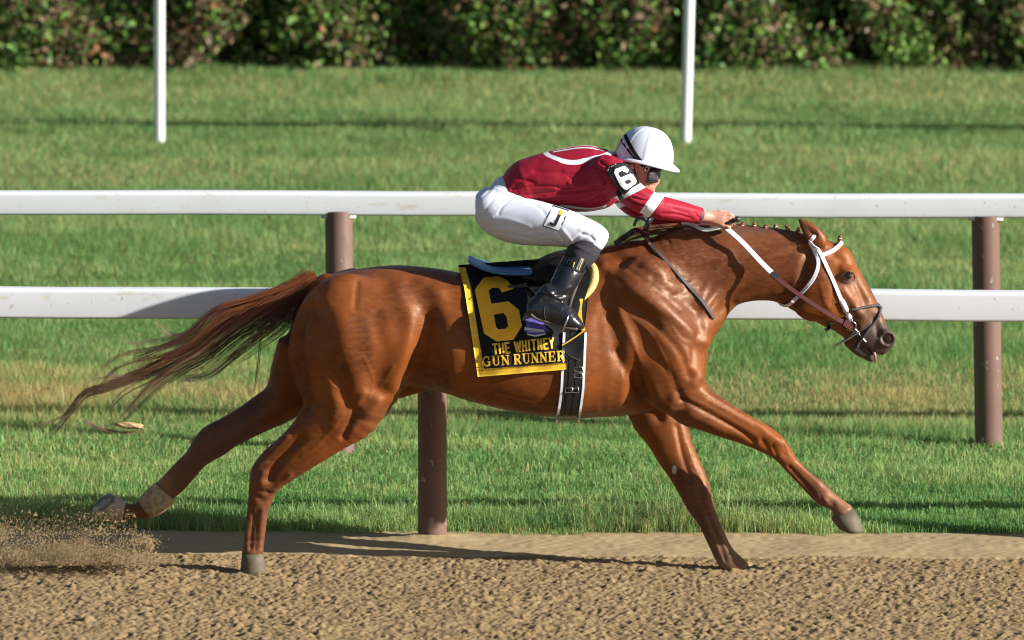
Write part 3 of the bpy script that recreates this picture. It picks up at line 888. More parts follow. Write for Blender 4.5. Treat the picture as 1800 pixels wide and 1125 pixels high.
        ([(470, 690), (420, 735), (380, 772)], 9, -5), ([(372, 752), (360, 775)], 7, 5), ([(350, 800), (320, 838), (300, 862)], 3.5, -5),
    ]
    V = sculpt(V, Q, [(p_, s_, h_ * 1.45) for p_, s_, h_ in S])
    # fine skin folds on the neck and shoulder, very slight flesh tremor everywhere
    N = vnormals(V, Q)
    px, py = project(V)
    nm = np.exp(-(((px - 1215) / 130) ** 2 + ((py - 490) / 65) ** 2)) 
    A = np.stack([V[:, 0] * .8 + V[:, 2] * 1.1, V[:, 1], V[:, 2] * .9 - V[:, 0] * .5], 1)
    ridge = 1 - np.abs(vnoise(A * np.array([1, 1, 2.6]), .036, 60)) * 2
    V = V + N * (nm * ridge * .0016 + vnoise(V, .11, 61) * .0016 + vnoise(V, .035, 62) * .0005)[:, None]
    return V, Q

HV, HQ = body_of_horse()
HN = vnormals(HV, HQ)
hpx, hpy = project(HV)
# where the coat is darker: muzzle, lower legs, mane line, some painted shade; where it is wet
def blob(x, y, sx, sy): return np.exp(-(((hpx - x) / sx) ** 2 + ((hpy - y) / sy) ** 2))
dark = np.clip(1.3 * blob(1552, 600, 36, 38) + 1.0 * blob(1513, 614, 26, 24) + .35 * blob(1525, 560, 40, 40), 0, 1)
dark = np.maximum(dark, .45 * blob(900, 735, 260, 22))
dark = np.maximum(dark, .5 * blob(448, 828, 22, 30)); dark = np.maximum(dark, .55 * np.exp(-((hpy - 404) / 9) ** 2) * (hpx > 1120) * (hpx < 1420))  # hock patch is shading painted into the coat; then the mane line
dark = np.maximum(dark, .6 * np.clip((500 - hpx) / 60, 0, 1) * (hpy > 640) * (HV[:, 1] > .06) * (hpx > 300))  # shade on the far hind leg, painted into its coat colour
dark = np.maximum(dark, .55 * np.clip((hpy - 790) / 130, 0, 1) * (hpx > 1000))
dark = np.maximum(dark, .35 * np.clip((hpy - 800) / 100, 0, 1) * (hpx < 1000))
wet = np.clip(blob(1215, 470, 150, 75) * 1.1 + .6 * blob(1390, 425, 60, 40) + .45 * blob(1200, 580, 80, 60) + .3 * blob(680, 500, 120, 40), 0, 1)
sock = np.clip(1.2 - np.abs(hpx - 282) / 26, 0, 1) * (hpy > 835) * (hpx < 330) * .6
dusty = np.clip((hpy - 930) / 60, 0, 1) * (hpx > 1000) * .6 + np.clip((hpx - 1430) / 70, 0, 1) * (hpy > 820) * .7 + sock
white = np.clip(1 - np.hypot((hpx - 1185) / 5, (hpy - 826) / 9), -1, 1) * 2 * (HN[:, 1] < .2)
eyering = blob(1492, 497, 17, 12) * .8

def mat_coat():
    m = bpy.data.materials.new('chestnut_coat'); m.use_nodes = True
    t = m.node_tree; b = t.nodes['Principled BSDF']
    geo = t.nodes.new('ShaderNodeNewGeometry')
    def noise(scale, detail=4, vec=None):
        n = t.nodes.new('ShaderNodeTexNoise'); n.inputs['Scale'].default_value = scale; n.inputs['Detail'].default_value = detail
        t.links.new(vec or geo.outputs['Position'], n.inputs['Vector']); return n.outputs['Fac']
    def mix(fac, a, bcol):
        x = t.nodes.new('ShaderNodeMix'); x.data_type = 'RGBA'
        if isinstance(fac, float): x.inputs['Factor'].default_value = fac
        else: t.links.new(fac, x.inputs['Factor'])
        if isinstance(a, tuple): x.inputs['A'].default_value = (*a, 1)
        else: t.links.new(a, x.inputs['A'])
        x.inputs['B'].default_value = (*bcol, 1)
        return x.outputs['Result']
    def rng_(v, a, c, o0=0., o1=1.):
        r = t.nodes.new('ShaderNodeMapRange'); t.links.new(v, r.inputs['Value'])
        for k, q in zip(('From Min', 'From Max', 'To Min', 'To Max'), (a, c, o0, o1)): r.inputs[k].default_value = q
        return r.outputs['Result']
    def attr(n):
        a = t.nodes.new('ShaderNodeAttribute'); a.attribute_name = n; return a.outputs['Fac']
    mp = t.nodes.new('ShaderNodeMapping'); mp.inputs['Scale'].default_value = (1, .6, 2.6); mp.inputs['Rotation'].default_value = (0, .5, 0)
    t.links.new(geo.outputs['Position'], mp.inputs['Vector'])
    c = mix(rng_(noise(4.5, 3), .35, .68), (.188, .050, .0102), (.086, .022, .0058))
    c = mix(rng_(noise(26, 4, mp.outputs[0]), .42, .75, 0, .55), c, (.225, .070, .016))
    c = mix(rng_(attr('wet'), .10, .8, 0, .78), c, (.088, .026, .011))
    # sweat has gathered the hair into streaks on the neck
    st = t.nodes.new('ShaderNodeMath'); st.operation = 'MULTIPLY'
    t.links.new(rng_(noise(38, 5, mp.outputs[0]), .5, .72), st.inputs[0]); t.links.new(attr('wet'), st.inputs[1])
    sm = t.nodes.new('ShaderNodeMath'); sm.operation = 'MULTIPLY'; sm.inputs[1].default_value = .4; t.links.new(st.outputs[0], sm.inputs[0])
    c = mix(sm.outputs[0], c, (.27, .115, .055))
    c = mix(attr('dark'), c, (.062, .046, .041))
    c = mix(attr('eyering'), c, (.16, .105, .085))
    c = mix(rng_(attr('dusty'), 0, 1, 0, .75), c, (.26, .16, .095))
    c = mix(rng_(attr('white'), .1, .5), c, (.42, .36, .33))
    t.links.new(c, b.inputs['Base Color'])
    rg = rng_(noise(55, 3), .3, .7, .41, .57)
    t.links.new(rg, b.inputs['Roughness'])
    b.inputs['Specular IOR Level'].default_value = .44
    b.inputs['Specular Tint'].default_value = (1, .68, .46, 1)
    b.inputs['Sheen Weight'].default_value = .0; b.inputs['Sheen Roughness'].default_value = .4
    b.inputs['Sheen Tint'].default_value = (1, .62, .38, 1)
    t.links.new(rng_(attr('wet'), .1, .9, .0, .10), b.inputs['Coat Weight']); b.inputs['Coat Roughness'].default_value = .36
    bp = t.nodes.new('ShaderNodeBump'); bp.inputs['Strength'].default_value = .30; bp.inputs['Distance'].default_value = .003
    t.links.new(noise(130, 4, mp.outputs[0]), bp.inputs['Height'])
    t.links.new(bp.outputs['Normal'], b.inputs['Normal'])
    return m
M_COAT = mat_coat()
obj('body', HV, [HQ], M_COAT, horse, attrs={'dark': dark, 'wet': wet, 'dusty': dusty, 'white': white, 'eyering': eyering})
HB = BVHTree.FromPolygons([Vector(v) for v in HV], HQ.tolist())

def on(bvh, px, py, off=.004, Y=-.1):
    """first point of a body met from the photographer's side, lifted off by off; returns point, normal"""
    d = Vector(ray(px, py)).normalized()
    p, n, i, dist = bvh.ray_cast(Vector(CAM) + d * 20, d)
    if p is None:
        return at(px, py, Y), np.array([0, -1.0, .2])
    if n.dot(d) > 0: n = -n
    return np.array(p + n * off), np.array(n)

def lay(bvh, P, off=.004, Y=-.1, sm=0):
    a = [on(bvh, x, y, off, Y) for x, y in P]
    return np.array([q[0] for q in a]), np.array([q[1] for q in a])

# ---- hooves
M_HOOF = mat('hoof_horn', (.46, .36, .24), .45, .5, noise=(40, (.18, .13, .09), .6), bump=(120, .25, .002))
M_HOOFG = mat('dusty_grey_hoof', (.072, .068, .050), .6, .2, noise=(24, (.15, .115, .072), .7), bump=(90, .25, .002))
M_SHOE = mat('worn_steel', (.20, .18, .16), .65, .3, metal=.4)
def hoof(rings, Y, m, shoe=False, dy=(0, 0, 0, 0)):
    R = []
    for k, ((x0, y0), (x1, y1), hw) in enumerate(rings):
        A, B = at(x0, y0, Y), at(x1, y1, Y)
        c, h = (A + B) / 2, (A - B) / 2
        ang = np.linspace(0, 2 * np.pi, 24, endpoint=False)
        R.append(np.stack([c + h * math.cos(t) + np.array([0, hw * math.sin(t), 0]) + (np.array([-1, 0, 0.4]) * hw * math.sin(t) * dy[k]) for t in ang]))
    V, f = loft(np.array(R))
    o = obj('hoof', V, f, m, horse)
    if shoe:
        a, b = R[-1], R[-1].mean(0)
        nrm = unit(np.cross(a[6] - b, a[0] - b))
        if nrm[0] > 0: nrm = -nrm
        rim = b + (a - b) * .98 + nrm * .004
        inner = b + (a - b) * .72 + nrm * .004
        sel = np.arange(-9, 10) % 24
        top = nrm * .006
        segs = [np.stack([rim[i], rim[i] + top, inner[i] + top, inner[i]]) for i in sel]
        V, f = loft(np.array(segs))
        obj('horseshoe', V, f, M_SHOE, o)
    return o
hoof([((1501, 895), (1462, 908), .043), ((1511, 912), (1462, 914), .050), ((1518, 929), (1474, 929), .057), ((1519, 934), (1484, 934), .056)], -.13, M_HOOFG)
hoof([((1320, 1000), (1283, 1009), .043), ((1328, 1006), (1290, 1016), .05), ((1333, 1012), (1296, 1022), .054)], .01, M_HOOF)
hoof([((462, 972), (425, 972), .044), ((465, 985), (424, 988), .050), ((468, 1000), (422, 1004), .056), ((469, 1008), (421, 1010), .056)], -.08, M_HOOFG)
hoof([((222, 882), (214, 918), .043), ((212, 876), (193, 917), .050), ((203, 872), (170, 908), .055), ((200, 872), (165, 899), .055)], .22, M_HOOF, True, (0, .15, .3, .3))

M_WRAP = mat('tan_leg_wrap', (.46, .37, .23), .8, .2, noise=(45, (.16, .11, .06), .5), bump=(160, .5, .002))
C, a_, b_ = pairs([((286, 842), (296, 886), .036, .19), ((276, 850), (287, 897), .040, .20), ((264, 862), (273, 907), .0445, .21), ((252, 875), (257, 914), .038, .22)], .2, 5)
R = [np.array([c + unit(np.cross(unit(C[min(i + 1, len(C) - 1)] - C[max(i - 1, 0)]), [0, 1, 0])) * a_[i] * 1.04 * math.cos(t) + np.array([0, 1, 0]) * b_[i] * 1.04 * math.sin(t) for t in np.linspace(0, 2 * np.pi, 25)[:-1]]) for i, c in enumerate(C)]
V, f = loft(np.array(R)); obj('leg_wrap', V, f, M_WRAP, horse)
# ---- eye
M_EYE = mat('dark_eye', (.012, .008, .006), .06, .6)
M_LID = mat('eyelid', (.075, .032, .018), .7, .2)
e, en = on(HB, 1490.5, 486, -.006)
V, f = ico(e, 1, 2, (.0175, .012, .0145))
obj('eye', V, f, M_EYE, horse)
lid = [(1478, 488), (1482, 481), (1490, 478), (1498, 480), (1502, 487)]
P, N = lay(HB, lid, .002)
V, q, _ = tube(catmull(P, 4), .0038, 6); obj('eyelid', V, [q], M_LID, horse)
P, N = lay(HB, [(1478, 489), (1484, 495), (1492, 497), (1500, 493), (1502, 488)], .0005)
V, q, _ = tube(catmull(P, 4), .0022, 6); obj('eyelid', V, [q], M_LID, horse)
# inside of the nostril and tongue
M_DARK = mat('dark_nostril', (.030, .012, .011), .6, .2)
V, f = ico(at(1561, 596.5, -.047), 1, 2, (.026, .006, .0255)); obj('nostril', V, f, M_DARK, horse)
M_TONGUE = mat('pink_tongue', (.26, .13, .12), .45, .4)
V, f = strap([at(1533, 612, -.025), at(1537, 622, -.034), at(1539, 630, -.036), at(1538.5, 637, -.032)], [.012, .013, .011, .006], .007)
obj('tongue', V, f, M_TONGUE, horse)

# ---- hair
M_TAIL = bpy.data.materials.new('tail_hair'); M_TAIL.use_nodes = True
def _hair(m, rough=.42):
    t = m.node_tree; b = t.nodes['Principled BSDF']
    a = t.nodes.new('ShaderNodeAttribute'); a.attribute_name = 'Col'
    t.links.new(a.outputs['Color'], b.inputs['Base Color'])
    b.inputs['Roughness'].default_value = rough; b.inputs['Specular IOR Level'].default_value = .45
_hair(M_TAIL)

def strands(guides, seed):
    """guides: (polyline px, count, start spread px, end spread px, depth m, r0 mm, r1 mm, colour root, colour tip)"""
    r = np.random.default_rng(seed)
    parts, cols = [], []
    for P, n, s0, s1, dep, r0, r1, c0, c1 in guides:
        P = np.asarray(P, float)
        base = np.array([at(x, y, 0) for x, y in P])
        G = catmull(base, 6); m = len(G)
        T = unit(np.gradient(G, axis=0)); U = unit(np.cross(T, [0, 1, 0]))
        t = np.linspace(0, 1, m)
        nl = max(2, n // 13)
        lo_, l2_ = r.uniform(-1.0, 1.0, nl), r.normal(0, .5, nl)
        lw = [(r.normal(0, .38), r.uniform(2, 7), r.uniform(0, 6)) for _ in range(nl)]; lc = r.uniform(.6, 1.0, nl); lj = r.uniform(.55, 1.5, nl)
        for k in range(int(n * 1.5)):
            li = k % nl
            off = lo_[li] + r.normal(0, .36) * (1 - .40 * t); o2 = l2_[li] + r.normal(0, .25)
            wav = (lw[li][0] * np.sin(t * lw[li][1] + lw[li][2]) + r.normal(0, .07) * np.sin(t * r.uniform(3, 9) + r.uniform(0, 6))) * t
            sp = (s0 + (s1 - s0) * t) * PXM
            cut = int(m * np.clip(r.beta(6, 1.2) * (.55 + .45 * lc[li]) + .05, .35, 1))
            L = G + U * ((off + wav) * sp * .62)[:, None] + np.array([0, 1, 0]) * (o2 * dep * (.35 + .65 * t))[:, None]
            L = L[:max(cut, 5)]
            tt = np.linspace(0, 1, len(L))
            rad = (r0 + (r1 - r0) * tt) * .00082 * r.uniform(.7, 1.3)
            V, q, _ = tube(L, rad, 3)
            parts.append((V, q))
            jit = r.uniform(.75, 1.3) * lj[li]
            c = (np.array(c0)[None] * (1 - tt[:, None]) + np.array(c1)[None] * tt[:, None]) * jit
            cols.append(np.repeat(c, 3, 0))
    V, f = merge(parts)
    return V, f, np.vstack(cols)
RT, MD, TP, LT = (.25, .070, .017), (.17, .055, .022), (.10, .055, .040), (.28, .17, .12)
TG = [
    ([(556, 487), (500, 510), (440, 531), (392, 545), (362, 566), (336, 590), (300, 612), (255, 632), (228, 640)], 90, 14, 18, .06, 1.5, .7, RT, TP),
    ([(553, 492), (500, 518), (440, 546), (395, 566), (360, 596), (320, 622), (270, 648), (228, 667), (180, 684), (150, 694), (126, 722), (104, 750), (76, 780)], 84, 20, 8, .05, 1.4, .45, RT, TP),
    ([(553, 496), (500, 528), (445, 560), (400, 590), (360, 622), (315, 650), (282, 673), (255, 697), (228, 724), (206, 744)], 75, 30, 10, .05, 1.4, .5, MD, TP),
    ([(550, 498), (510, 532), (470, 566), (440, 585), (405, 610), (370, 640), (330, 660), (285, 668)], 64, 32, 18, .06, 1.4, .6, MD, TP),
    ([(548, 500), (515, 540), (485, 572), (450, 600), (415, 628), (392, 640)], 76, 30, 16, .07, 1.4, .5, (.10, .035, .014), MD),
    ([(548, 500), (520, 535), (495, 560), (478, 580), (462, 597)], 64, 26, 20, .07, 1.5, .5, (.06, .022, .01), (.08, .03, .015)),
    ([(500, 530), (470, 565), (460, 600), (456, 640), (450, 680), (446, 688), (440, 684)], 6, 8, 4, .02, .9, .5, (.06, .03, .02), (.06, .03, .02)),
    ([(400, 575), (360, 584), (318, 592), (240, 607), (186, 595)], 30, 14, 14, .04, .8, .25, MD, LT),
    ([(400, 575), (345, 586), (310, 587), (290, 576), (277, 560), (264, 540)], 16, 12, 12, .03, .9, .3, MD, LT),
    ([(380, 600), (330, 606), (270, 620), (228, 628), (192, 646), (165, 680), (150, 694)], 34, 14, 12, .04, 1, .4, MD, TP),
    ([(330, 640), (252, 672), (220, 690), (201, 709), (194, 724), (198, 736), (206, 744)], 7, 10, 4, .03, .9, .4, TP, TP),
    ([(330, 612), (290, 636), (266, 652), (258, 662), (264, 672), (280, 675), (300, 670), (320, 664)], 7, 6, 5, .03, .9, .4, TP, LT),
    ([(206, 742), (180, 748), (148, 737)], 6, 4, 6, .02, .7, .3, TP, LT),
    ([(150, 738), (168, 750), (195, 758), (225, 761), (242, 756), (252, 746)], 24, 7, 10, .03, .8, .3, LT, LT),
    ([(300, 650), (240, 662), (190, 663), (140, 668)], 26, 14, 16, .03, .8, .3, TP, LT),
    ([(126, 722), (96, 742), (62, 752)], 12, 5, 12, .02, .7, .3, TP, LT),
    ([(420, 620), (370, 660), (330, 668), (295, 664)], 26, 14, 14, .03, .9, .4, TP, LT),
]
V, f, c = strands(TG, 3)
obj('tail', V, f, M_TAIL, horse, cols={'Col': c})
MG = [
    ([(1218, 402), (1180, 402), (1150, 404), (1120, 410), (1098, 420), (1084, 430)], 90, 8, 12, .05, 1.5, .8, (.10, .035, .018), (.16, .065, .035)),
    ([(1225, 400), (1190, 396), (1150, 398), (1125, 400), (1105, 408)], 50, 6, 8, .05, 1.4, .7, (.14, .05, .025), (.20, .09, .05)),
    ([(1130, 402), (1112, 408), (1100, 403)], 8, 5, 8, .02, .8, .3, MD, LT),
    ([(1260, 401), (1225, 402), (1190, 407)], 40, 6, 8, .05, 1.3, .8, (.12, .04, .02), (.14, .05, .025)),
]
V, f, c = strands(MG, 4)
obj('mane', V, f, M_TAIL, horse, cols={'Col': c})
M_BRAID = mat('braided_hair', (.17, .06, .022), .5, .4, bump=(220, .6, .003))
M_TAPE = mat('white_braid_tape', (.70, .66, .60), .6, .3)
for i, (x, y) in enumerate(((1289, 400), (1304, 399), (1325, 399.5), (1344, 401), (1364, 402), (1385, 404), (1402, 406), (1476, 417))):
    r = np.random.default_rng(i)
    p = at(x, y + 0.6 + (5 if x > 1470 else 0), -.012); up = unit(np.array([r.normal(.1, .35), -.1, 1]))
    parts = [ico(p + up * (.000 + .0075 * k), 1, 1, (.0115 - .0012 * abs(k - 1), .010, .007)) for k in range(3)]
    parts.append(ico(p + up * .019 + np.array([r.normal(0, .004), 0, 0]), 1, 1, (.0075, .007, .006)))
    V, f = merge(parts)
    o = obj('mane_braid', V, f, M_BRAID, horse)
    ang = np.linspace(0, 2 * np.pi, 13)[:-1]
    side = unit(np.cross(up, [0, 1, 0]))
    ring = np.array([p + up * h + (side * math.cos(t) + np.array([0, 1, 0]) * math.sin(t)) * .0092 for h in (.006, .012) for t in ang]).reshape(2, 12, 3)
    V, f = loft(ring); obj('tape', V, f, M_TAPE, o)

# ================================================================== TACK
M_BLACK = mat('black_cloth', (.013, .013, .015), .85, .15, bump=(300, .3, .0015))
M_GOLD = mat('yellow_trim', (.82, .52, .035), .55, .4, noise=(60, (.60, .33, .02), .6), bump=(350, .3, .001))
M_NUM = mat('orange_numeral', (.90, .44, .018), .6, .35, bump=(300, .25, .001))
M_LEATHER = mat('black_leather', (.012, .013, .016), .22, .55, bump=(60, .12, .004))
M_FLAP = mat('matt_black_leather', (.011, .011, .013), .6, .15, bump=(80, .15, .003))
M_BLUE = mat('blue_saddle_seat', (.05, .17, .34), .4, .5, bump=(120, .15, .002))
M_GREYSTRAP = mat('grey_worn_strap', (.06, .052, .05), .6, .25, bump=(150, .3, .002))
M_WHITE = mat('white_nylon_strap', (.66, .65, .70), .35, .5, bump=(260, .2, .001))
M_RUBBER = mat('pale_rubber_rein', (.48, .52, .51), .5, .4, bump=(300, .5, .0015))
M_BROWN = mat('oxblood_leather', (.072, .016, .013), .65, .15, noise=(50, (.05, .012, .01), .6))
M_STEEL = mat('polished_steel', (.45, .45, .45), .28, .5, metal=1.0)
M_PURPLE = mat('purple_patch', (.12, .09, .36), .5, .4)
M_PWHITE = mat('white_print', (.70, .70, .72), .5, .4)
M_BPRINT = mat('black_print', (.02, .02, .022), .6, .3)
M_FOAM = mat('yellow_foam_pad', (.62, .42, .16), .7, .3, bump=(120, .4, .003))

# ---- depth map of the draped saddle cloth
GX = np.arange(796, 1057, 4.0); GY = np.arange(440, 701, 4.0)
def drape_map():
    D = np.zeros((len(GX), len(GY)))
    for i, x in enumerate(GX):
        prev = None
        for j, y in enumerate(GY):
            p, n, k, d = HB.ray_cast(Vector(CAM) + Vector(ray(x, y)).normalized() * 20, Vector(ray(x, y)).normalized())
            ys = -.0 if p is None else p[1]
            ys = ys - .014
            if prev is not None:
                ys = min(ys, prev + .0035)        # the cloth hangs instead of following the belly inwards
            D[i, j] = ys; prev = ys
    K = np.array([1, 2, 3, 2, 1.]); K /= K.sum()
    for _ in range(2):
        Dp = np.pad(D, ((2, 2), (0, 0)), 'edge'); D = sum(K[k] * Dp[k:k + D.shape[0]] for k in range(5))
        Dp = np.pad(D, ((0, 0), (2, 2)), 'edge'); D = sum(K[k] * Dp[:, k:k + D.shape[1]] for k in range(5))
    X, Y = np.meshgrid(GX, GY, indexing='ij')
    fall = np.clip((Y - 480) / 120, 0, 1)
    # folds fanning out below the rider's boot and along the hem
    D += .0075 * fall * np.sin((X * .6 - Y * .42) * .11 + 1.0) * np.clip((X - 850) / 120, 0, 1)
    D += .004 * fall * np.sin(X * .085 + .6 * np.sin(Y * .03)) + .002 * np.sin((X + Y * .8) * .16)
    return D
DRAPE = drape_map()
def cloth(px, py, off=0.0):
    fx = np.clip((px - GX[0]) / 4, 0, len(GX) - 1.001); fy = np.clip((py - GY[0]) / 4, 0, len(GY) - 1.001)
    i, j = int(fx), int(fy); a, b = fx - i, fy - j
    y = (DRAPE[i, j] * (1 - a) + DRAPE[i + 1, j] * a) * (1 - b) + (DRAPE[i, j + 1] * (1 - a) + DRAPE[i + 1, j + 1] * a) * b
    return at(px, py, y - off)

def poly_at(P, t):
    P = np.asarray(P, float); L = np.concatenate([[0], np.cumsum(np.hypot(*np.diff(P, axis=0).T))]); s = t * L[-1]
    return np.array([np.interp(s, L, P[:, 0]), np.interp(s, L, P[:, 1])])

def panel(left, right, nu, nv, mapper, th=.004, far_top=None):
    """cloth panel between two edge polylines (top to bottom), given thickness"""
    G = np.empty((nu, nv, 3))
    for j in range(nv):
        a, b = poly_at(left, j / (nv - 1)), poly_at(right, j / (nv - 1))
        for i in range(nu):
            p = a + (b - a) * (i / (nu - 1)); G[i, j] = mapper(p[0], p[1])
    return solid(G, th)

def solid(G, th):
    nu, nv, _ = G.shape
    du = np.gradient(G, axis=0); dv = np.gradient(G, axis=1)
    N = unit(np.cross(dv, du))
    if N[..., 1].mean() > 0: N = -N
    V = np.vstack([G.reshape(-1, 3), (G - N * th).reshape(-1, 3)])
    i = np.arange(nu - 1)[:, None]; j = np.arange(nv - 1)[None]
    q = np.stack(np.broadcast_arrays(i * nv + j, (i + 1) * nv + j, (i + 1) * nv + j + 1, i * nv + j + 1), -1).reshape(-1, 4)
    n = nu * nv
    ring = [a * nv for a in range(nu)] + [(nu - 1) * nv + b for b in range(1, nv)] + [a * nv + nv - 1 for a in range(nu - 2, -1, -1)] + [b for b in range(nv - 2, 0, -1)]
    ring = np.array(ring); r2 = np.roll(ring, -1)
    s = np.stack([ring, r2, r2 + n, ring + n], 1)
    return V, [np.vstack([q, q[:, ::-1] + n, s])]

from mathutils.geometry import tessellate_polygon
def flat_shape(loops, mapper, levels=2):
    """filled outline (first loop) with holes, subdivided and laid on a surface"""
    L = [[Vector((x, y, 0)) for x, y in lp] for lp in loops]
    pts = np.array([(v.x, v.y) for lp in L for v in lp])
    tri = np.array(tessellate_polygon(L))
    # long thin triangles: split until short enough to follow the folds
    for _ in range(levels):
        mids, nt_, pl = {}, [], pts.tolist()
        def md(a, b):
            k = (min(a, b), max(a, b))
            if k not in mids:
                pl.append([(pl[a][0] + pl[b][0]) / 2, (pl[a][1] + pl[b][1]) / 2]); mids[k] = len(pl) - 1
            return mids[k]
        for a, b, c3 in tri.tolist():
            x, y, z = md(a, b), md(b, c3), md(c3, a)
            nt_ += [(a, x, z), (b, y, x), (c3, z, y), (x, y, z)]
        tri, pts = np.array(nt_), np.array(pl)
    V = np.array([mapper(x, y) for x, y in pts])
    n = np.cross(V[tri[:, 1]] - V[tri[:, 0]], V[tri[:, 2]] - V[tri[:, 0]])
    if n[:, 1].sum() > 0: tri = tri[:, ::-1]
    return V, [tri]

def stroke_shape(strokes, mapper):
    """strokes: (x0,y0,x1,y1,w0,w1) in px -> flat bars on a surface"""
    parts = []
    for x0, y0, x1, y1, w0, w1 in strokes:
        d = np.array([x1 - x0, y1 - y0]); L = np.hypot(*d)
        nrm = np.array([-d[1], d[0]]) / max(L, 1e-6)
        n = 4
        V = []
        for k in range(n):
            t = k / (n - 1); c = np.array([x0, y0]) + d * t; w = w0 + (w1 - w0) * t
            V += [mapper(*(c - nrm * w / 2)), mapper(*(c + nrm * w / 2))]
        V = np.array(V)
        q = np.array([[2 * k, 2 * k + 1, 2 * k + 3, 2 * k + 2] for k in range(n - 1)])
        nn = np.cross(V[q[:, 1]] - V[q[:, 0]], V[q[:, 2]] - V[q[:, 0]])
        if nn[:, 1].sum() > 0: q = q[:, ::-1]
        parts.append((V, [q]))
    return merge(parts)

W_, T_ = .24, .24
SANS = {'T': [(0, 1, 1, 1), (.5, 1, .5, 0)], 'H': [(.1, 0, .1, 1), (.9, 0, .9, 1), (.1, .5, .9, .5)], 'E': [(.12, 0, .12, 1), (.1, 1, .95, 1), (.1, .5, .8, .5), (.1, 0, .95, 0)],
        'W': [(0, 1, .25, 0), (.25, 0, .5, .9), (.5, .9, .75, 0), (.75, 0, 1, 1)], 'I': [(.5, 0, .5, 1)], 'N': [(.1, 0, .1, 1), (.1, 1, .9, 0), (.9, 0, .9, 1)], 'Y': [(0, 1, .5, .48), (1, 1, .5, .48), (.5, .5, .5, 0)]}
def arc(cx, cy, rx, ry, a0, a1, n=8):
    a = np.radians(np.linspace(a0, a1, n)); return [(cx + rx * math.cos(u), cy + ry * math.sin(u)) for u in a]
def segs(P, w): return [(*P[i], *P[i + 1], w) for i in range(len(P) - 1)]
SERIF = {
    'G': segs(arc(.52, .5, .46, .5, 48, 312, 12), 1.0) + [(.86, .42, .86, .02, 1.1), (.6, .42, 1.02, .42, .5), (.84, .98, .84, .68, .6)],
    'U': [(.2, 1, .2, .3, 1.2), (.86, 1, .86, .3, .55), (-.04, 1, .42, 1, .5), (.66, 1, 1.06, 1, .5)] + segs(arc(.53, .3, .33, .3, 180, 360, 8), .75),
    'N': [(.14, 0, .14, 1, .55), (.88, 0, .88, 1, .55), (.12, 1, .88, .02, 1.25), (-.06, 0, .34, 0, .5), (-.08, 1, .2, 1, .5), (.66, 1, 1.08, 1, .5)],
    'R': [(.2, 0, .2, 1, 1.2), (-.02, 0, .44, 0, .5), (-.02, 1, .5, 1, .55), (.2, .5, .5, .5, .5), (.5, .5, .92, 0, 1.2), (.84, 0, 1.06, 0, .5)] + segs(arc(.5, .75, .33, .25, 90, -90, 7), .9),
    'E': [(.2, 0, .2, 1, 1.2), (-.02, 0, .9, 0, .55), (-.02, 1, .88, 1, .55), (.2, .52, .68, .52, .5), (.9, 0, .94, .26, .5), (.88, 1, .9, .76, .5), (.68, .38, .68, .66, .45)]}
def word(text, font, o, e, h, wpx, gap, bold, up):
    """text between px points o and e (baseline); up = px vector of the letter height"""
    out = []
    o, e, up = np.array(o, float), np.array(e, float), np.array(up, float)
    d = (e - o) / np.hypot(*(e - o)); x = 0.0
    tot = sum((wpx * (.42 if c == 'I' else 1.35 if c == 'W' else .55 if c == ' ' else 1) + gap) for c in text) - gap
    k = np.hypot(*(e - o)) / tot
    for c in text:
        w = wpx * (.42 if c == 'I' else 1.35 if c == 'W' else .55 if c == ' ' else 1) * k
        for s in font.get(c, []):
            bw = bold * (s[4] if len(s) > 4 else 1)
            A = o + d * (x + s[0] * w) + up * s[1]; B = o + d * (x + s[2] * w) + up * s[3]
            ex = (B - A) / max(np.hypot(*(B - A)), 1e-6) * bw * .28
            out.append((*(A - ex), *(B + ex), bw, bw))
        x += w + gap * k
    return out

sc_ = thing('saddle_cloth', 'black saddle cloth with yellow border and big orange number on the horse', 'saddle cloth', (at(920, 560, -.3)))
LEFT = [(806, 470), (816, 505), (826, 570), (840, 662)]
RIGHT = [(1042, 452), (1034, 520), (1027, 583), (1012, 622), (997, 649)]
V, f = panel(LEFT, RIGHT, 58, 48, lambda x, y: cloth(x, y), .005)
Vm = V * np.array([1, -1, 1]); Vm[:, 1] = np.maximum(Vm[:, 1], .02)
obj('cloth', V, f, M_BLACK, sc_)
obj('cloth', Vm, [q[:, ::-1] for q in f], M_BLACK, sc_)
top = np.array([np.array(poly_at([LEFT[0], RIGHT[0]], t)) for t in np.linspace(0, 1, 20)])
G = np.array([[cloth(x, y, .001) * np.array([1, k, 1]) + np.array([0, 0, .004 * (1 - k * k)]) for k in (1, .5, 0, -.5, -1)] for x, y in top])
V, f = solid(G[:, ::-1], .004); obj('cloth', V, f, M_BLACK, sc_)
sh = lambda P, dx, dy=0: [(x + dx, y + dy) for x, y in P]
V, f = panel(LEFT, sh(LEFT, 12), 4, 48, lambda x, y: cloth(x, y, .0035), .003); obj('border', V, f, M_GOLD, sc_)
V, f = panel([(838, 650), (840, 662.5)], [(997, 638), (997, 649.5)], 44, 4, lambda x, y: cloth(x, y, .0045), .003); obj('border', V, f, M_GOLD, sc_)
c5 = lambda P: [(820 + x / 4.6875, 440 + y / 4.6875) for x, y in P]
six_o = c5([(140, 225), (265, 214), (338, 248), (388, 318), (292, 348), (268, 308), (215, 308), (183, 330), (205, 440), (345, 420), (432, 490), (457, 625), (385, 737), (250, 751), (145, 686), (68, 325)])
six_h = c5([(225, 530), (305, 515), (330, 545), (343, 625), (322, 645), (265, 652), (245, 635)])
V, f = flat_shape([six_o, six_h], lambda x, y: cloth(x, y, .004), 3); obj('numeral', V, f, M_NUM, sc_, smooth=True)
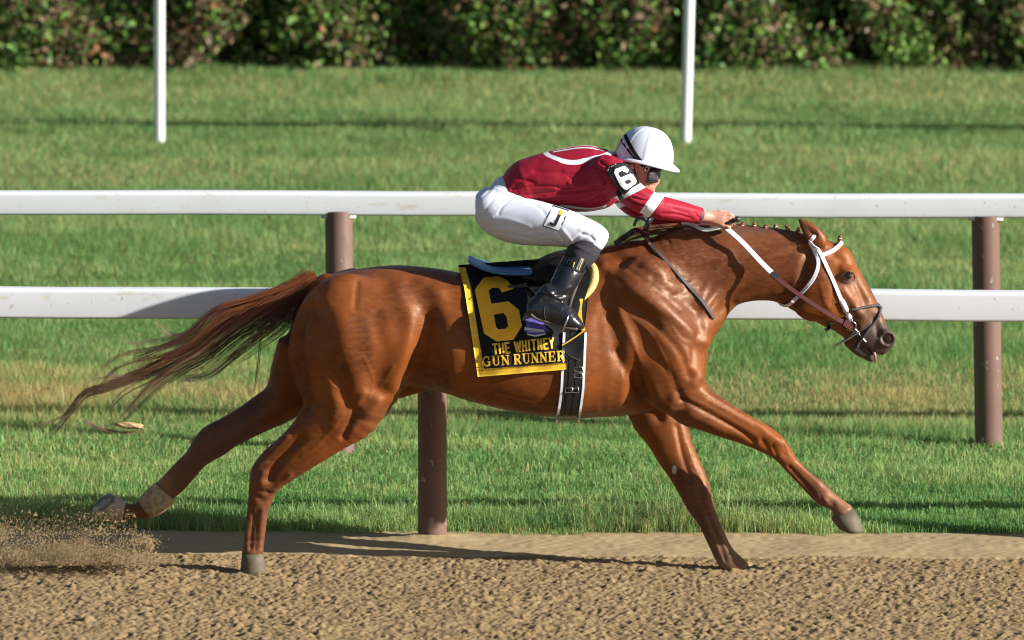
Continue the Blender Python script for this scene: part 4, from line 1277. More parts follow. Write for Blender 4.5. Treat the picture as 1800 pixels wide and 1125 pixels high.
S = word('THE', SANS, (868, 622.5), (897, 619.5), 17, 9, 3.4, 3.3, (-2.2, -17)) + word('WHITNEY', SANS, (906, 618.5), (974, 611.5), 17, 8.4, 3.6, 3.2, (-1.6, -17.5))
V, f = stroke_shape(S, lambda x, y: cloth(x, y, .005)); obj('lettering', V, f, M_GOLD, sc_, smooth=False)
S = word('GUN', SERIF, (849.5, 643.5), (895, 640.5), 16, 12.5, 3.6, 2.7, (-1.2, -16)) + word('RUNNER', SERIF, (904, 640), (992, 633.5), 16, 12, 3.2, 2.7, (-.9, -16.5))
V, f = stroke_shape(S, lambda x, y: cloth(x, y, .005)); obj('lettering', V, f, M_GOLD, sc_, smooth=False)
em = c5([(485, 570), (530, 558), (640, 590), (640, 625), (662, 645), (655, 690), (610, 690), (570, 708), (530, 692), (500, 690), (478, 660), (490, 630)])
V, f = flat_shape([em], lambda x, y: cloth(x, y, .0045), 2); e_o = obj('emblem', V, f, M_PURPLE, sc_)
S = [(*c5([(478, 645)])[0], *c5([(640, 662)])[0], 5.0, 2.6), (*c5([(500, 692)])[0], *c5([(570, 706)])[0], 2.2, 2.2), (*c5([(570, 706)])[0], *c5([(652, 688)])[0], 2.2, 2.2), (*c5([(505, 672)])[0], *c5([(640, 668)])[0], 1.2, 1.2)]
V, f = stroke_shape(S, lambda x, y: cloth(x, y, .006)); obj('emblem_stripe', V, f, M_PWHITE, e_o, smooth=False)

# ---- saddle with girth
sad = thing('saddle', 'small black racing saddle with blue seat strapped over the saddle cloth', 'saddle', at(940, 470, 0))
def sdf_obj(name, lo, hi, h, build, m, parent, sm=1, strokes=None, attrs=None, noise=None):
    F = Field(lo, hi, h); build(F); V, Q = F.mesh()
    V = smooth_mesh(V, Q, sm)
    if strokes: V = sculpt(V, Q, strokes)
    if noise:
        N = vnormals(V, Q)
        for sc2, am in noise: V = V + N * (vnoise(V, sc2, 70) * am)[:, None]
    return obj(name, V, [Q], m, parent, attrs=attrs(V, Q) if attrs else None), V, Q
bx0, bx1 = at(815, 500, 0), at(1075, 420, 0)
sdf_obj('seat', (bx0[0], -.22, bx0[2]), (bx1[0], .22, bx1[2]), .006,
        lambda F: F.chain(*pairs([((823, 452), (824, 458), .10), ((848, 462), (848, 470), .125), ((880, 468), (880, 478), .135), ((935, 466), (935, 482), .135)], 0), .01, cap=.4), M_BLUE, sad)
sdf_obj('pommel', (bx0[0], -.24, bx0[2] - .12), (bx1[0], .24, bx1[2]), .007,
        lambda F: F.chain(*pairs([((918, 470), (918, 490), .13), ((945, 462), (945, 500), .16), ((975, 446), (975, 510), .185), ((1010, 438), (1010, 500), .18), ((1040, 436), (1042, 480), .13)], 0), .01, cap=.4), M_FLAP, sad)
FL = lambda x, y: cloth(x, y, .012)
V, f = flat_shape([[(913, 479), (936, 470), (975, 446), (1036, 452), (1036, 500), (1022, 545), (1012, 572), (985, 560), (950, 524), (936, 512)]], FL, 3); obj('flap', V, f, M_FLAP, sad)
V, f = flat_shape([[(988, 607), (1025, 582), (1026, 608), (1021, 634), (1005, 628)]], lambda x, y: cloth(x, y, .010), 3); obj('flap', V, f, M_FLAP, sad)
def line_on(name, P, w, th, off, m, parent, mapper=cloth, sub=3):
    pts = np.array([mapper(x, y, off) for x, y in P])
    V, f = strap(pts, w, th, None, sub); return obj(name, V, f, m, parent)
line_on('piping', [(988, 607), (1006, 596), (1026, 582)], .0055, .003, .013, M_GOLD, sad)
line_on('piping', [(988, 607), (1000, 624), (1020, 634)], .0035, .003, .012, M_GREYSTRAP, sad)
line_on('billet', [(893, 503), (910, 503.5), (928, 503)], .010, .003, .010, M_GREYSTRAP, sad)
line_on('billet', [(894, 505), (912, 501), (926, 499)], .008, .003, .011, M_LEATHER, sad)
line_on('piping', [(913, 479), (922, 496), (937, 513), (948, 522)], .005, .003, .0135, M_GREYSTRAP, sad)
line_on('seat_trim', [(897, 478), (910, 477.5), (922, 477)], .008, .003, .012, M_FOAM, sad)
# front foam pad
P = [(1036, 462), (1044, 474), (1045, 490), (1040, 506), (1030, 520), (1021, 532)]
PN = [on(HB, x, y, .002) for x, y in P]
V, f = strap([p for p, n in PN], [.030, .038, .040, .036, .028, .014], .020, [n for p, n in PN], 4); obj('pad', V, f, M_FOAM, sad)
line_on('piping', [(1022, 526), (1019, 545), (1021, 566), (1026, 582)], .016, .006, .006, M_GOLD, sad)
# girth
gx = lambda y: 1009 - (y - 600) * .045
def girth_path(dx):
    P, N = [], []
    for y in (585, 620, 650, 680, 705, 722, 731):
        p, n = on(HB, gx(y) + dx - max(0, y - 690) * .12, y, .004); P.append(p); N.append(n)
    low = P[-1]
    for k in (.6, 0, -.6):
        P.append(np.array([low[0], low[1] * k, low[2] - .028 * (1 - abs(k)) - .012])); N.append(np.array([0, -.4 * k, -1.0]))
    for p, n in zip(P[6::-1], N[6::-1]):
        P.append(p * np.array([1, -1, 1])); N.append(n * np.array([1, -1, 1]))
    return P, N
P, N = girth_path(0); V, f = strap(P, .098, .008, N, 4); g_o = obj('girth', V, f, M_LEATHER, sad)
for dx in (-18.5, 19): 
    P, N = girth_path(dx); V, f = strap(P, .012, .011, N, 4); obj('girth_edge', V, f, M_WHITE, g_o)
for dx, m_ in ((-3, M_BLACK), (8, M_BLACK)):
    P, N = girth_path(dx); V, f = strap(np.array(P[:7]) + np.array(N[:7]) * .006, .026, .006, N[:7], 4); obj('girth_strap', V, f, M_LEATHER, g_o)
for y, dx in ((648, 9), (658, 9), (683, 4), (683, -6)):
    p, n = on(HB, gx(y) + dx, y, .018)
    a = [(-1, -1), (1, -1), (1, 1), (-1, 1), (-1, -1)]
    V, q, _ = tube([p + np.array([.016 * u, 0, .010 * v]) for u, v in a], .0022, 6); obj('buckle', V, [q], M_STEEL, g_o)
# stirrups
for s in (1, -1):
    F2 = np.array([1, s, 1])
    P = np.array([at(1022, 465, -.29), at(1014, 500, -.335), at(1004, 528, -.375), at(1000, 545, -.385)]) * F2
    V, f = strap(P, .014, .004, [np.array([0, -s, .1])] * 4, 4); st_o = obj('stirrup_leather', V, f, M_GREYSTRAP, sad)
    c0 = np.array(at(1001, 545, -.385))
    P = [at(1001, 545, -.385), at(998, 558, -.435), at(990, 580, -.44), at(988, 581, -.38), at(988, 580, -.325), at(998, 558, -.33), at(1001, 545, -.385)]
    V, q, _ = tube(catmull(np.array(P) * F2, 6), .0045, 8); obj('stirrup_iron', V, [q], M_STEEL, st_o)

# ---- bridle and reins
br = thing('bridle', 'white racing bridle with black figure-eight noseband and reins on the horse head', 'bridle', at(1470, 480, 0))
def on_head(name, P, w, th, m, off=.003, sub=4, mirror=True, parent=None):
    A, N = lay(HB, P, off)
    V, f = strap(A, w, th, N, sub); o = obj(name, V, f, m, parent or br)
    if mirror:
        k = np.array([1, -1, 1]); V, f = strap(A * k, w, th, N * k, sub); obj(name, V, f, m, parent or br)
    return o
CH = [(1424, 424), (1432, 431), (1441, 444), (1454, 472), (1467, 502), (1477, 524), (1482, 534), (1489, 548), (1496, 563)]
on_head('cheek_strap', CH, .018, .0035, M_WHITE, .005)
on_head('cheek_wrap', [(1478, 527), (1484, 538), (1488, 546)], .026, .007, M_WHITE, .007)
on_head('cheek_wrap', [(1490, 551), (1493, 558)], .024, .007, M_WHITE, .007)
on_head('throat_latch', [(1424, 426), (1432, 440), (1438, 458), (1437, 473), (1430, 490), (1418, 506), (1404, 521), (1394, 530)], .0165, .0035, M_WHITE, .004)
P = [at(1394, 530, -.085), at(1386, 536, -.06), at(1378, 537, -.03), at(1370, 533, 0), at(1367, 528, .03)]
V, f = strap(P, .016, .004, [np.array([0, -1, -.5])] * 5, 4); obj('throat_latch', V, f, M_WHITE, br)
on_head('brow_band', [(1441, 451), (1452, 446), (1463, 440.5), (1471, 436)], .020, .005, M_WHITE, .005)
A, N = lay(HB, [(1471, 436)], .005); 
V, f = strap([A[0], A[0] * np.array([1, .5, 1]) + np.array([.018, 0, .016]), A[0] * np.array([1, -.5, 1]) + np.array([.018, 0, .016]), A[0] * np.array([1, -1, 1])], .020, .005, [[.8, -.5, .5], [.9, -.1, .5], [.9, .1, .5], [.8, .5, .5]], 5); obj('brow_band', V, f, M_WHITE, br)
A0, N0 = lay(HB, [(1424, 424), (1430, 418), (1437, 414)], .005)
V, f = strap([A0[0], A0[1], A0[2] * np.array([1, .5, 1]) + np.array([0, 0, .008]), A0[2] * np.array([1, -.5, 1]) + np.array([0, 0, .008]), A0[0] * np.array([1, -1, 1])], .016, .004, [[0, -1, .3], [0, -.8, .6], [0, -.2, 1], [0, .2, 1], [0, 1, .3]], 4); obj('crown_piece', V, f, M_WHITE, br)
def round_strap(name, P, r, m, off, parent=br):
    A, N = lay(HB, P, off); V, q, _ = tube(catmull(A, 5), r, 8); return obj(name, V, [q], m, parent)
round_strap('nose_band', [(1491, 544), (1502, 543.5), (1516, 541), (1530, 538), (1541, 537.5)], .0062, M_GREYSTRAP, .006)
a = on(HB, 1541, 537.5, .006)[0]
V, q, _ = tube(catmull([a, at(1547, 539, -.02), at(1549, 541, .02), a * np.array([1, -1, 1])], 5), .0062, 8); obj('nose_band', V, [q], M_GREYSTRAP, br)
round_strap('nose_band', [(1546, 541), (1544, 553), (1536, 567), (1526, 580), (1518, 590), (1511, 600), (1506, 610)], .0075, M_GREYSTRAP, .006)
round_strap('nose_band', [(1507, 586), (1510, 596), (1506, 608)], .006, M_LEATHER, .006)
V, q, _ = tube(catmull([at(1511, 583, -.075), at(1497, 592, -.08), at(1483, 600, -.078), at(1468, 609, -.06)], 4), .0042, 8); obj('bit_lever', V, [q], M_STEEL, br)
V, q, _ = tube(catmull([at(1505, 580, -.07), at(1490, 594, -.072), at(1476, 603, -.065), at(1470, 606, -.05)], 4), .004, 8); obj('bit_lever', V, [q], M_GREYSTRAP, br)
for s in (-1, 1):
    c0 = np.array(at(1496, 573, -.077)) * np.array([1, -s, 1])
    V, q, _ = tube([c0 + np.array([.021 * math.cos(t), .004 * math.sin(t) * s, .021 * math.sin(t)]) for t in np.linspace(0, 2 * np.pi, 25)], .0036, 8); obj('bit_ring', V, [q], M_STEEL, br)
A, N = lay(HB, [(1503, 577), (1512, 589), (1522, 601)], .003); V, q, _ = tube(A, .004, 8); obj('bit', V, [q], M_STEEL, br)
on_head('jaw_strap', [(1462, 566), (1456, 576), (1452, 580)], .02, .004, M_LEATHER, .003)
# reins: pale rubber grip by the hands, oxblood leather towards the bit
RP = [at(1277, 401, -.100), at(1305, 426, -.118), at(1335, 458, -.132), at(1363, 486, -.137)]
V, f = strap(RP, .024, .004, [[.25, -1, .35]] * 4, 6); r_o = obj('rein', V, f, M_RUBBER, br)
RP2 = [at(1361, 484, -.138), at(1372, 494, -.138), at(1400, 515, -.135), at(1440, 542, -.122), at(1470, 560, -.105), at(1485, 568, -.09)]
V, f = strap(RP2, [.023, .023, .021, .021, .023, .024], .0035, [[.25, -1, .35]] * 6, 6); obj('rein', V, f, M_BROWN, br)
V, f = strap([at(1483, 567, -.094), at(1490, 571, -.090), at(1496, 578, -.084)], [.032, .036, .024], .008, [[.2, -1, .3]] * 3, 4); obj('rein_loop', V, f, M_BROWN, br)
V, f = strap([at(1357, 480, -.142), at(1366, 489, -.142)], .028, .007, [[.25, -1, .35]] * 2, 4); obj('rein_keeper', V, f, M_LEATHER, br)
RP = [np.array(at(1265, 405, .10)), np.array(at(1330, 450, .12)), np.array(at(1400, 510, .13)), np.array(at(1490, 570, .09))]
V, f = strap(RP, .024, .005, [[.2, 1, .3]] * 4, 6); obj('rein', V, f, M_BROWN, br)
RP = [at(1275, 398, -.085), at(1262, 400.5, -.105), at(1244, 404, -.10), at(1231, 402, -.09), at(1216, 394, -.06), at(1200, 392, 0), at(1215, 396, .07), at(1262, 402, .09)]
V, f = strap(RP, .017, .005, [[0, -1, .3], [0, -1, .3], [0, -1, .3], [0, -1, .4], [-.3, -1, .5], [-1, 0, .6], [-.3, 1, .5], [0, 1, .3]], 6); obj('rein', V, f, M_RUBBER, br)

# ---- neck strap of the breastplate
ns = thing('neck_strap', 'thin dark leather strap running down the horse neck to the chest', 'strap', at(1190, 480, -.15))
NP = [(1134, 417), (1142, 430), (1160, 450), (1189, 482), (1212, 506), (1232, 528), (1246, 548), (1252, 558)]
A, N = lay(HB, NP, .006)
V, f = strap(A, .0165, .005, N, 4); obj('strap', V, f, M_GREYSTRAP, ns)
k = np.array([1, -1, 1]); V, f = strap(A * k, .0165, .005, N * k, 4); obj('strap', V, f, M_GREYSTRAP, ns)
P = [A[-1], at(1254, 562, -.05), at(1255, 563, 0), at(1254, 562, .05), A[-1] * k]
V, f = strap(P, .0165, .005, [[.8, -.5, -.3], [1, -.2, -.3], [1, 0, -.3], [1, .2, -.3], [.8, .5, -.3]], 4); obj('strap', V, f, M_GREYSTRAP, ns)
P = [A[0], at(1128, 409, -.07), at(1118, 404, -.04), at(1106, 410, -.02), at(1092, 421, -.03), at(1080, 428, -.05)]
V, f = strap(P, [.0165, .018, .02, .02, .022, .02], .006, [[0, -1, .4]] * 6, 5); obj('strap', V, f, M_LEATHER, ns)

# ================================================================== RIDER
M_SKIN = mat('skin', (.50, .27, .19), .5, .4, noise=(45, (.44, .20, .14), .6), bump=(140, .1, .001))
M_SHIRT = mat('maroon_silk', (.29, .007, .024), .62, .3, bump=(500, .12, .0006))
M_BREECH = mat('white_breeches', (.54, .56, .64), .7, .2, bump=(400, .12, .0006))
M_SOCK = mat('dark_grey_sock', (.035, .033, .040), .85, .2, bump=(220, .7, .002))
M_HELM = mat('white_helmet_cover', (.54, .565, .66), .4, .4)
M_LENS = mat('smoky_goggle_lens', (.05, .055, .065), .06, .6, coat=.6)
M_HAIR = mat('brown_hair', (.11, .05, .02), .5, .3, bump=(150, .8, .003))

rider = thing('person', 'rider in maroon shirt and white breeches crouching over the horse, arms stretched along its neck', 'person', at(960, 420, 0))

# chains shared by the figure and by the clothes over it: stations (upper px, lower px, half width, Y)
TORSO = [((868, 330), (912, 380), .135), ((874, 322), (925, 350), .145), ((890, 296), (946, 358), .155), ((916, 282), (962, 362), .165), ((959, 268), (985, 367), .178), ((1002, 259.5), (1022, 371), .188),
         ((1040, 257.5), (1052, 368), .192), ((1064, 261), (1076, 352), .175), ((1082, 272), (1096, 330), .13), ((1092, 282), (1104, 318), .085)]
def arm(s):
    dy = 0 if s < 0 else 13
    A = [((1060, 272), (1058, 346), .060, .155), ((1086, 279), (1064, 345), .066, .180), ((1108, 300), (1080, 346), .062, .205), ((1127, 324), (1098, 360), .057, .225), ((1150, 339), (1124, 372), .054, .235), ((1172, 349), (1149, 381), .049, .225),
         ((1204, 357), (1184, 386), .044, .185), ((1236, 366), (1226, 391), .036, .135), ((1250, 371), (1243, 390), .030, .110)]
    return [((a[0], a[1] + dy * min(1, i / 3)), (b[0], b[1] + dy * min(1, i / 3)), w, s * y) for i, (a, b, w, y) in enumerate(A)]
def thigh(s):
    return [((862, 330), (846, 372), .10, s * .07), ((880, 331), (845, 392), .115, s * .08), ((908, 343), (866, 414), .115, s * .105), ((938, 351), (905, 426), .108, s * .14), ((968, 359), (950, 430), .098, s * .18),
            ((1000, 370), (988, 433), .088, s * .215), ((1030, 383), (1020, 437), .076, s * .235), ((1054, 396), (1042, 440), .064, s * .245), ((1064, 406), (1050, 440), .05, s * .245)]
def shin(s):
    return [((1012, 420), (1058, 438), .060, s * .250), ((1003, 432), (1048, 452), .060, s * .262), ((995, 442), (1036, 463), .062, s * .275), ((984, 462), (1030, 474), .064, s * .295), ((973, 484), (1020, 492), .060, s * .325), ((961, 508), (1006, 512), .052, s * .35), ((951, 524), (996, 526), .045, s * .37)]
def foot(s):
    return [((946, 520), (992, 520), .043, s * .372), ((940, 530), (934, 554), .036, s * .378), ((950, 527), (945, 562), .040, s * .38), ((968, 526), (962, 567), .041, s * .382), ((988, 531), (980, 573), .043, s * .385), ((1006, 548), (999, 577.5), .045, s * .388), ((1018, 562), (1014, 578.5), .036, s * .385), ((1025, 570), (1023, 577), .020, s * .38)]

def head_parts(F):
    F.ell(at(1126, 270, 0), (.108, .076, .098), .02)
    F.chain(*pairs([((1152, 262), (1096, 296), .072), ((1160, 288), (1100, 312), .070), ((1156, 305), (1110, 324), .062), ((1148, 319), (1118, 333), .052), ((1142, 330), (1124, 340), .036), ((1138, 338), (1129, 342), .022)], 0), .02, cap=.4)
    F.chain(*pairs([((1159, 300), (1152, 304), .010), ((1158, 309), (1150, 313), .013), ((1158, 318), (1149, 321), .017), ((1152, 323), (1147, 323), .013)], 0), .010)      # nose
    F.chain(*pairs([((1150, 324), (1144, 325), .022), ((1148, 328), (1143, 329), .024)], 0), .006)     # lips
    F.chain(*pairs([((1147, 331), (1142, 332), .022)] * 1 + [((1144, 336), (1137, 338), .020)], 0), .008)
    F.ell(at(1143, 336, 0), (.018, .024, .018), .015)
    for s in (-1, 1):
        F.ell(at(1140, 312, s * .048), (.024, .018, .022), .02)       # cheek bone
        F.chain(*pairs([((1106, 293), (1116, 290), .012), ((1104, 303), (1116, 301), .013), ((1108, 313), (1115, 312), .009)], s * .078), .008)   # ear
        F.ell(at(1110, 301, s * .092), (.008, .010, .013), .006, sub=True)
    F.chain(*pairs([((1070, 268), (1078, 318), .075), ((1095, 272), (1104, 318), .060), ((1112, 275), (1122, 318), .056)], 0), .02)

def hand(F, s, dx=0, dy=0):
    """half closed hand round the rein: palm, thumb and four fingers"""
    q = lambda x, y, o: at(x + dx, y + dy, s * (.100 + o))
    C = np.array([q(1243, 381, .008), q(1254, 383, .008), q(1266, 385, .006), q(1275, 387, .004)])
    F.chain(C, [.027, .031, .036, .035], [.021, .020, .019, .016], .010, cap=.5)
    for k in range(4):
        y0 = 376.5 + k * 6.6; L = (1.0, 1.08, 1.0, .82)[k]; r = (.0092, .0095, .009, .008)[k]
        x0 = 1274 - k * 1.2
        pts = [q(x0 - 4, y0, .004), q(x0 + 6 * L, y0 - .5, .010), q(x0 + 13 * L, y0 + 3, .004), q(x0 + 12.5 * L, y0 + 6, -.024), q(x0 + 3, y0 + 6, -.034), q(x0 - 6, y0 + 4, -.026)]
        P = catmull(pts, 3)
        F.chain(P, np.full(len(P), r), np.full(len(P), r), .0035)
    P = catmull([q(1256, 377, -.006), q(1265, 373, -.020), q(1275, 374, -.034), q(1285, 380, -.036)], 3)
    F.chain(P, np.linspace(.012, .008, len(P)), np.linspace(.012, .008, len(P)), .006)
    P = np.array([q(1240, 379, .010), q(1274, 376, .014)])
    for k in range(4):   # tendons on the back of the hand
        P = np.array([q(1250, 380 + k * 2, .018), q(1274 - k * 1.2, 376.5 + k * 6.4, .016)])
        F.chain(P, [.004, .006], [.006, .008], .006)

def build_person(F):
    d = -.017
    F.chain(*pairs(TORSO[1:], 0, 3, d), .03, cap=.1, joint=.4)
    for s in (-1, 1):
        F.chain(*pairs(arm(s)[:-2], 0, 3, d), .015, cap=.2); F.chain(*pairs(arm(s)[-3:], 0, 3, -.006), .01)
        F.chain(*pairs(thigh(s), 0, 3, d), .03, cap=.2, joint=.4)
        F.chain(*pairs(shin(s), 0, 3, d - .006), .02)
        F.chain(*pairs(foot(s), 0, 3, d), .015)
    head_parts(F)
    hand(F, -1); hand(F, 1, -6, 8)
lo, hi = at(835, 585, 0), at(1305, 215, 0)
sdf_obj('body', (lo[0], -.47, lo[2] - .01), (hi[0], .47, hi[2]), .0050, build_person, M_SKIN, rider, 1,
        strokes=[([(1150, 326.5), (1145, 326.8)], 1.4, -4), ([(1132, 318), (1140, 328)], 3, -1.5)])

# ---- shirt
def dist_line(px, py, p, q):
    d = np.array([q[0] - p[0], q[1] - p[1]], float); d /= np.hypot(*d)
    return np.abs((px - p[0]) * d[1] - (py - p[1]) * d[0])
def shirt_attrs(V, Q):
    px, py = project(V * np.array([1, 0, 1])); px2, py2 = project(V)
    near = V[:, 1] < 0
    off = np.where(near, 0, 13)
    onarm = (np.abs(V[:, 1]) > .13) & (px2 > 1072)
    axis_y = np.where(near, -.2, .2)
    pxx, pyy = px2, py2 - off
    b2 = 9.6 - dist_line(pxx, pyy, (1158, 343), (1135, 375)); b1 = 5.2 - dist_line(pxx, pyy, (1081, 352), (1127, 327.5))
    b1 = np.where(pxx > 1066, b1, -9)
    f = np.maximum(b2, b1); f = np.where(onarm, f, -9)
    c = np.array(at(1017, 262, 0)); R = np.linalg.norm((V - c) * np.array([1, 1.0, .55]), axis=1)
    ring = .0115 - np.abs(R - .142)
    bars = np.maximum(.008 - np.abs(V[:, 1] + .030 + (px2 - 1010) * .0001), .008 - np.abs(V[:, 1] - .012))
    bars = np.where((R < .115) & (py2 < 285), bars, -1)
    front = np.where((py2 > 345) & (px2 > 985) & (px2 < 1066), np.maximum(.009 - np.abs(V[:, 1] + .118 - (px2 - 1030) * .0004), .007 - np.abs(V[:, 1] + .080)), -1)
    g = np.where((V[:, 2] > c[2] - .09), np.maximum(ring, bars), -1)
    g = np.where((px2 > 940) & (px2 < 1085), np.maximum(g, front), -1) * 300
    cuff = np.where(px2 > 1150, 2.0 - dist_line(px2, py2 - off, (1239, 366), (1232, 391)), -9)
    return {'band': np.clip(np.maximum(f, g), -3, 3), 'cuff': np.clip(cuff, -3, 3)}
M_SHIRT = mat_attr_mix(M_SHIRT, [('band', -.25, .25, (.70, .70, .74)), ('cuff', -.2, .2, (.07, .06, .065))])
def build_shirt(F):
    F.chain(*pairs(TORSO[1:9], 0, 8, .001), .03, cap=.25, joint=.4)
    F.chain(*pairs([((876, 326), (928, 349), .150), ((900, 300), (950, 356), .158)], 0), .02, cap=.2)
    for s in (-1, 1):
        F.chain(*pairs(arm(s)[:8], 0, 3, .002), .028, cap=.15)
    F.chain(*pairs([((1078, 268), (1086, 322), .085), ((1094, 279), (1100, 316), .068)], 0), .02, cap=.3)
SW = [
    ([(905, 345), (960, 338), (1010, 337), (1060, 331)], 3, -5), ([(930, 352), (980, 350), (1030, 343), (1050, 338)], 2.6, -6), ([(900, 333), (950, 327), (1000, 331)], 3, -5), ([(885, 318), (905, 312), (940, 322)], 4, -4),
    ([(900, 340), (960, 334), (1030, 330), (1064, 322)], 2.4, -4), ([(918, 348), (990, 344), (1056, 334)], 2.2, 3.5), ([(940, 300), (1000, 306), (1040, 316)], 5, -2.5), ([(1000, 312), (1035, 322), (1048, 330)], 2.5, -4), ([(1000, 322), (1025, 330)], 3, 4), ([(960, 345), (1020, 341)], 4, 4), ([(915, 340), (975, 332)], 4, 3.5), ([(940, 360), (990, 358), (1040, 350)], 3, 4),
    ([(1055, 285), (1066, 292), (1078, 298)], 2.4, -5), ([(1048, 293), (1060, 301), (1070, 306)], 2.4, -5), ([(1062, 277), (1080, 281), (1090, 285)], 2.6, -4), ([(1052, 289), (1064, 297)], 2.6, 4), ([(1050, 300), (1058, 310), (1062, 322)], 3, -5),
    ([(1068, 300), (1062, 318), (1066, 338)], 5, -5), ([(890, 305), (930, 290), (980, 283)], 7, 3), ([(905, 325), (940, 305), (985, 300)], 6, -3),
    ([(1112, 347), (1130, 352), (1146, 354)], 2, -5), ([(1104, 350), (1118, 359), (1134, 364)], 2.2, -5), ([(1117, 340), (1134, 345), (1150, 346)], 2.2, -4), ([(1110, 352), (1124, 356)], 2, 3),
    ([(1165, 376), (1190, 377), (1215, 384)], 3, -4), ([(1172, 358), (1200, 364), (1225, 370)], 4, 2.5), ([(1222, 374), (1228, 384)], 2, -3), ([(1232, 368), (1230, 388)], 1.8, -3), ([(1185, 368), (1210, 375)], 3, -2.5),
    ([(925, 349), (960, 362), (1000, 369)], 2.5, 3), ([(880, 330), (900, 338), (925, 347)], 3, 3), ([(970, 270), (1000, 276), (1030, 280)], 3, 1.5), ([(1030, 355), (1050, 350), (1064, 345)], 2.5, -4),
]
_, SV, SQ = sdf_obj('shirt', (lo[0], -.40, lo[2] + .3), (hi[0], .40, hi[2]), .0046, build_shirt, M_SHIRT, rider, 4, [(a, b * .85, c * 1.15) for a, b, c in SW], shirt_attrs, noise=[(.05, .0016), (.02, .0005)])
SB = BVHTree.FromPolygons([Vector(v) for v in SV], SQ.tolist())

# ---- breeches
def build_breeches(F):
    F.chain(*pairs([((866, 324), (926, 349), .142), ((862, 334), (918, 372), .148), ((852, 350), (905, 392), .140), ((846, 368), (888, 402), .11)], 0, 3, .003), .03, cap=.3)
    for s in (-1, 1):
        F.chain(*pairs(thigh(s), 0, 7, .002), .04, cap=.5, joint=.5)
        F.chain(*pairs([((1020, 412), (1060, 424), .058, s * .248), ((1016, 420), (1057, 436), .056, s * .252)], 0, 3, .002), .015, cap=.2)
BW = [
    ([(872, 366), (900, 356), (930, 354)], 2, -2.2), ([(870, 380), (905, 366), (945, 362)], 2, -2), ([(885, 395), (925, 382), (955, 376)], 2, -2), ([(905, 410), (945, 404), (980, 392)], 2, -2.5), ([(930, 418), (965, 414), (1000, 400), (1020, 396)], 2.2, -3), ([(1008, 424), (1022, 410), (1036, 402)], 2.2, -4), ([(1016, 430), (1030, 418), (1046, 410)], 2, -3.5),
    ([(852, 400), (880, 396), (915, 400), (950, 414)], 3, -3), ([(862, 408), (900, 412), (945, 424)], 2.5, -3), ([(858, 384), (890, 384), (930, 398)], 4, 2.5), ([(872, 330), (866, 350), (850, 372)], 3, -2.5), ([(905, 345), (885, 360), (876, 376)], 2.5, -3),
    ([(980, 410), (990, 422), (993, 434)], 2.5, -6), ([(990, 405), (1002, 420), (1010, 434)], 3, 4), ([(1030, 398), (1042, 404), (1054, 402)], 3, -5), ([(1024, 412), (1036, 414), (1044, 422)], 2.6, -6), ([(1020, 404), (1034, 408)], 3, 4), ([(1000, 428), (1020, 425), (1040, 428)], 2.2, -5),
    ([(930, 356), (950, 366), (960, 380)], 3, -2), ([(1044, 410), (1054, 412)], 2.5, 4), ([(942, 420), (970, 424), (985, 430)], 2.5, -3),
]
def breech_attrs(V, Q):
    px, py = project(V)
    d = dist_line(px, py, (872, 322), (930, 349))
    above = (px - 872) * (349 - 322) - (py - 322) * (930 - 872)
    belt = np.where(above > -8 * 62, 1.0, -1.0) * np.where(V[:, 1] < .0, 1, 1)
    stitch = .55 - np.abs((px * 1.0) % 5 - 2.5)
    seam = 1.1 - np.abs(d - 9)
    return {'seam': np.clip(np.where(px < 935, seam, -3), -3, 3)}
M_BREECH = mat_attr_mix(M_BREECH, [('seam', .0, .8, (.48, .50, .60))])
_, BV, BQ = sdf_obj('breeches', (lo[0], -.36, lo[2] + .28), (at(1080, 500)[0], .36, at(900, 310)[2]), .0048, build_breeches, M_BREECH, rider, 3, [(a, b, c * .85) for a, b, c in BW], breech_attrs, noise=[(.06, .0014)])
BB = BVHTree.FromPolygons([Vector(v) for v in BV], BQ.tolist())
tg = lambda x, y, o=.003: on(BB, x, y, o, -.2)[0]
bre = [o for o in bpy.data.objects if o.name == 'breeches'][0]
V, f = flat_shape([[(972.5, 362), (999, 370.5), (984, 406), (955, 397)]], lambda x, y: tg(x, y, .0015), 2); pt = obj('patch', V, f, M_PWHITE, bre)
S = [(972.5, 362, 999, 370.5, 1.3, 1.3), (999, 370.5, 984, 406, 1.3, 1.3), (984, 406, 955, 397, 1.3, 1.3), (955, 397, 972.5, 362, 1.3, 1.3), (984, 378, 976, 395, 4.2, 5), (978, 396, 966, 392, 4, 4), (976, 399, 964, 395, 1.2, 1.2)]
V, f = stroke_shape(S, lambda x, y: tg(x, y, .003)); obj('patch_print', V, f, M_BPRINT, pt, smooth=False)
V, f = stroke_shape([(987.5, 371.5, 984.5, 378.5, 6.5, 6.5)], lambda x, y: tg(x, y, .0032)); obj('patch_print', V, f, M_NUM, pt, smooth=False)

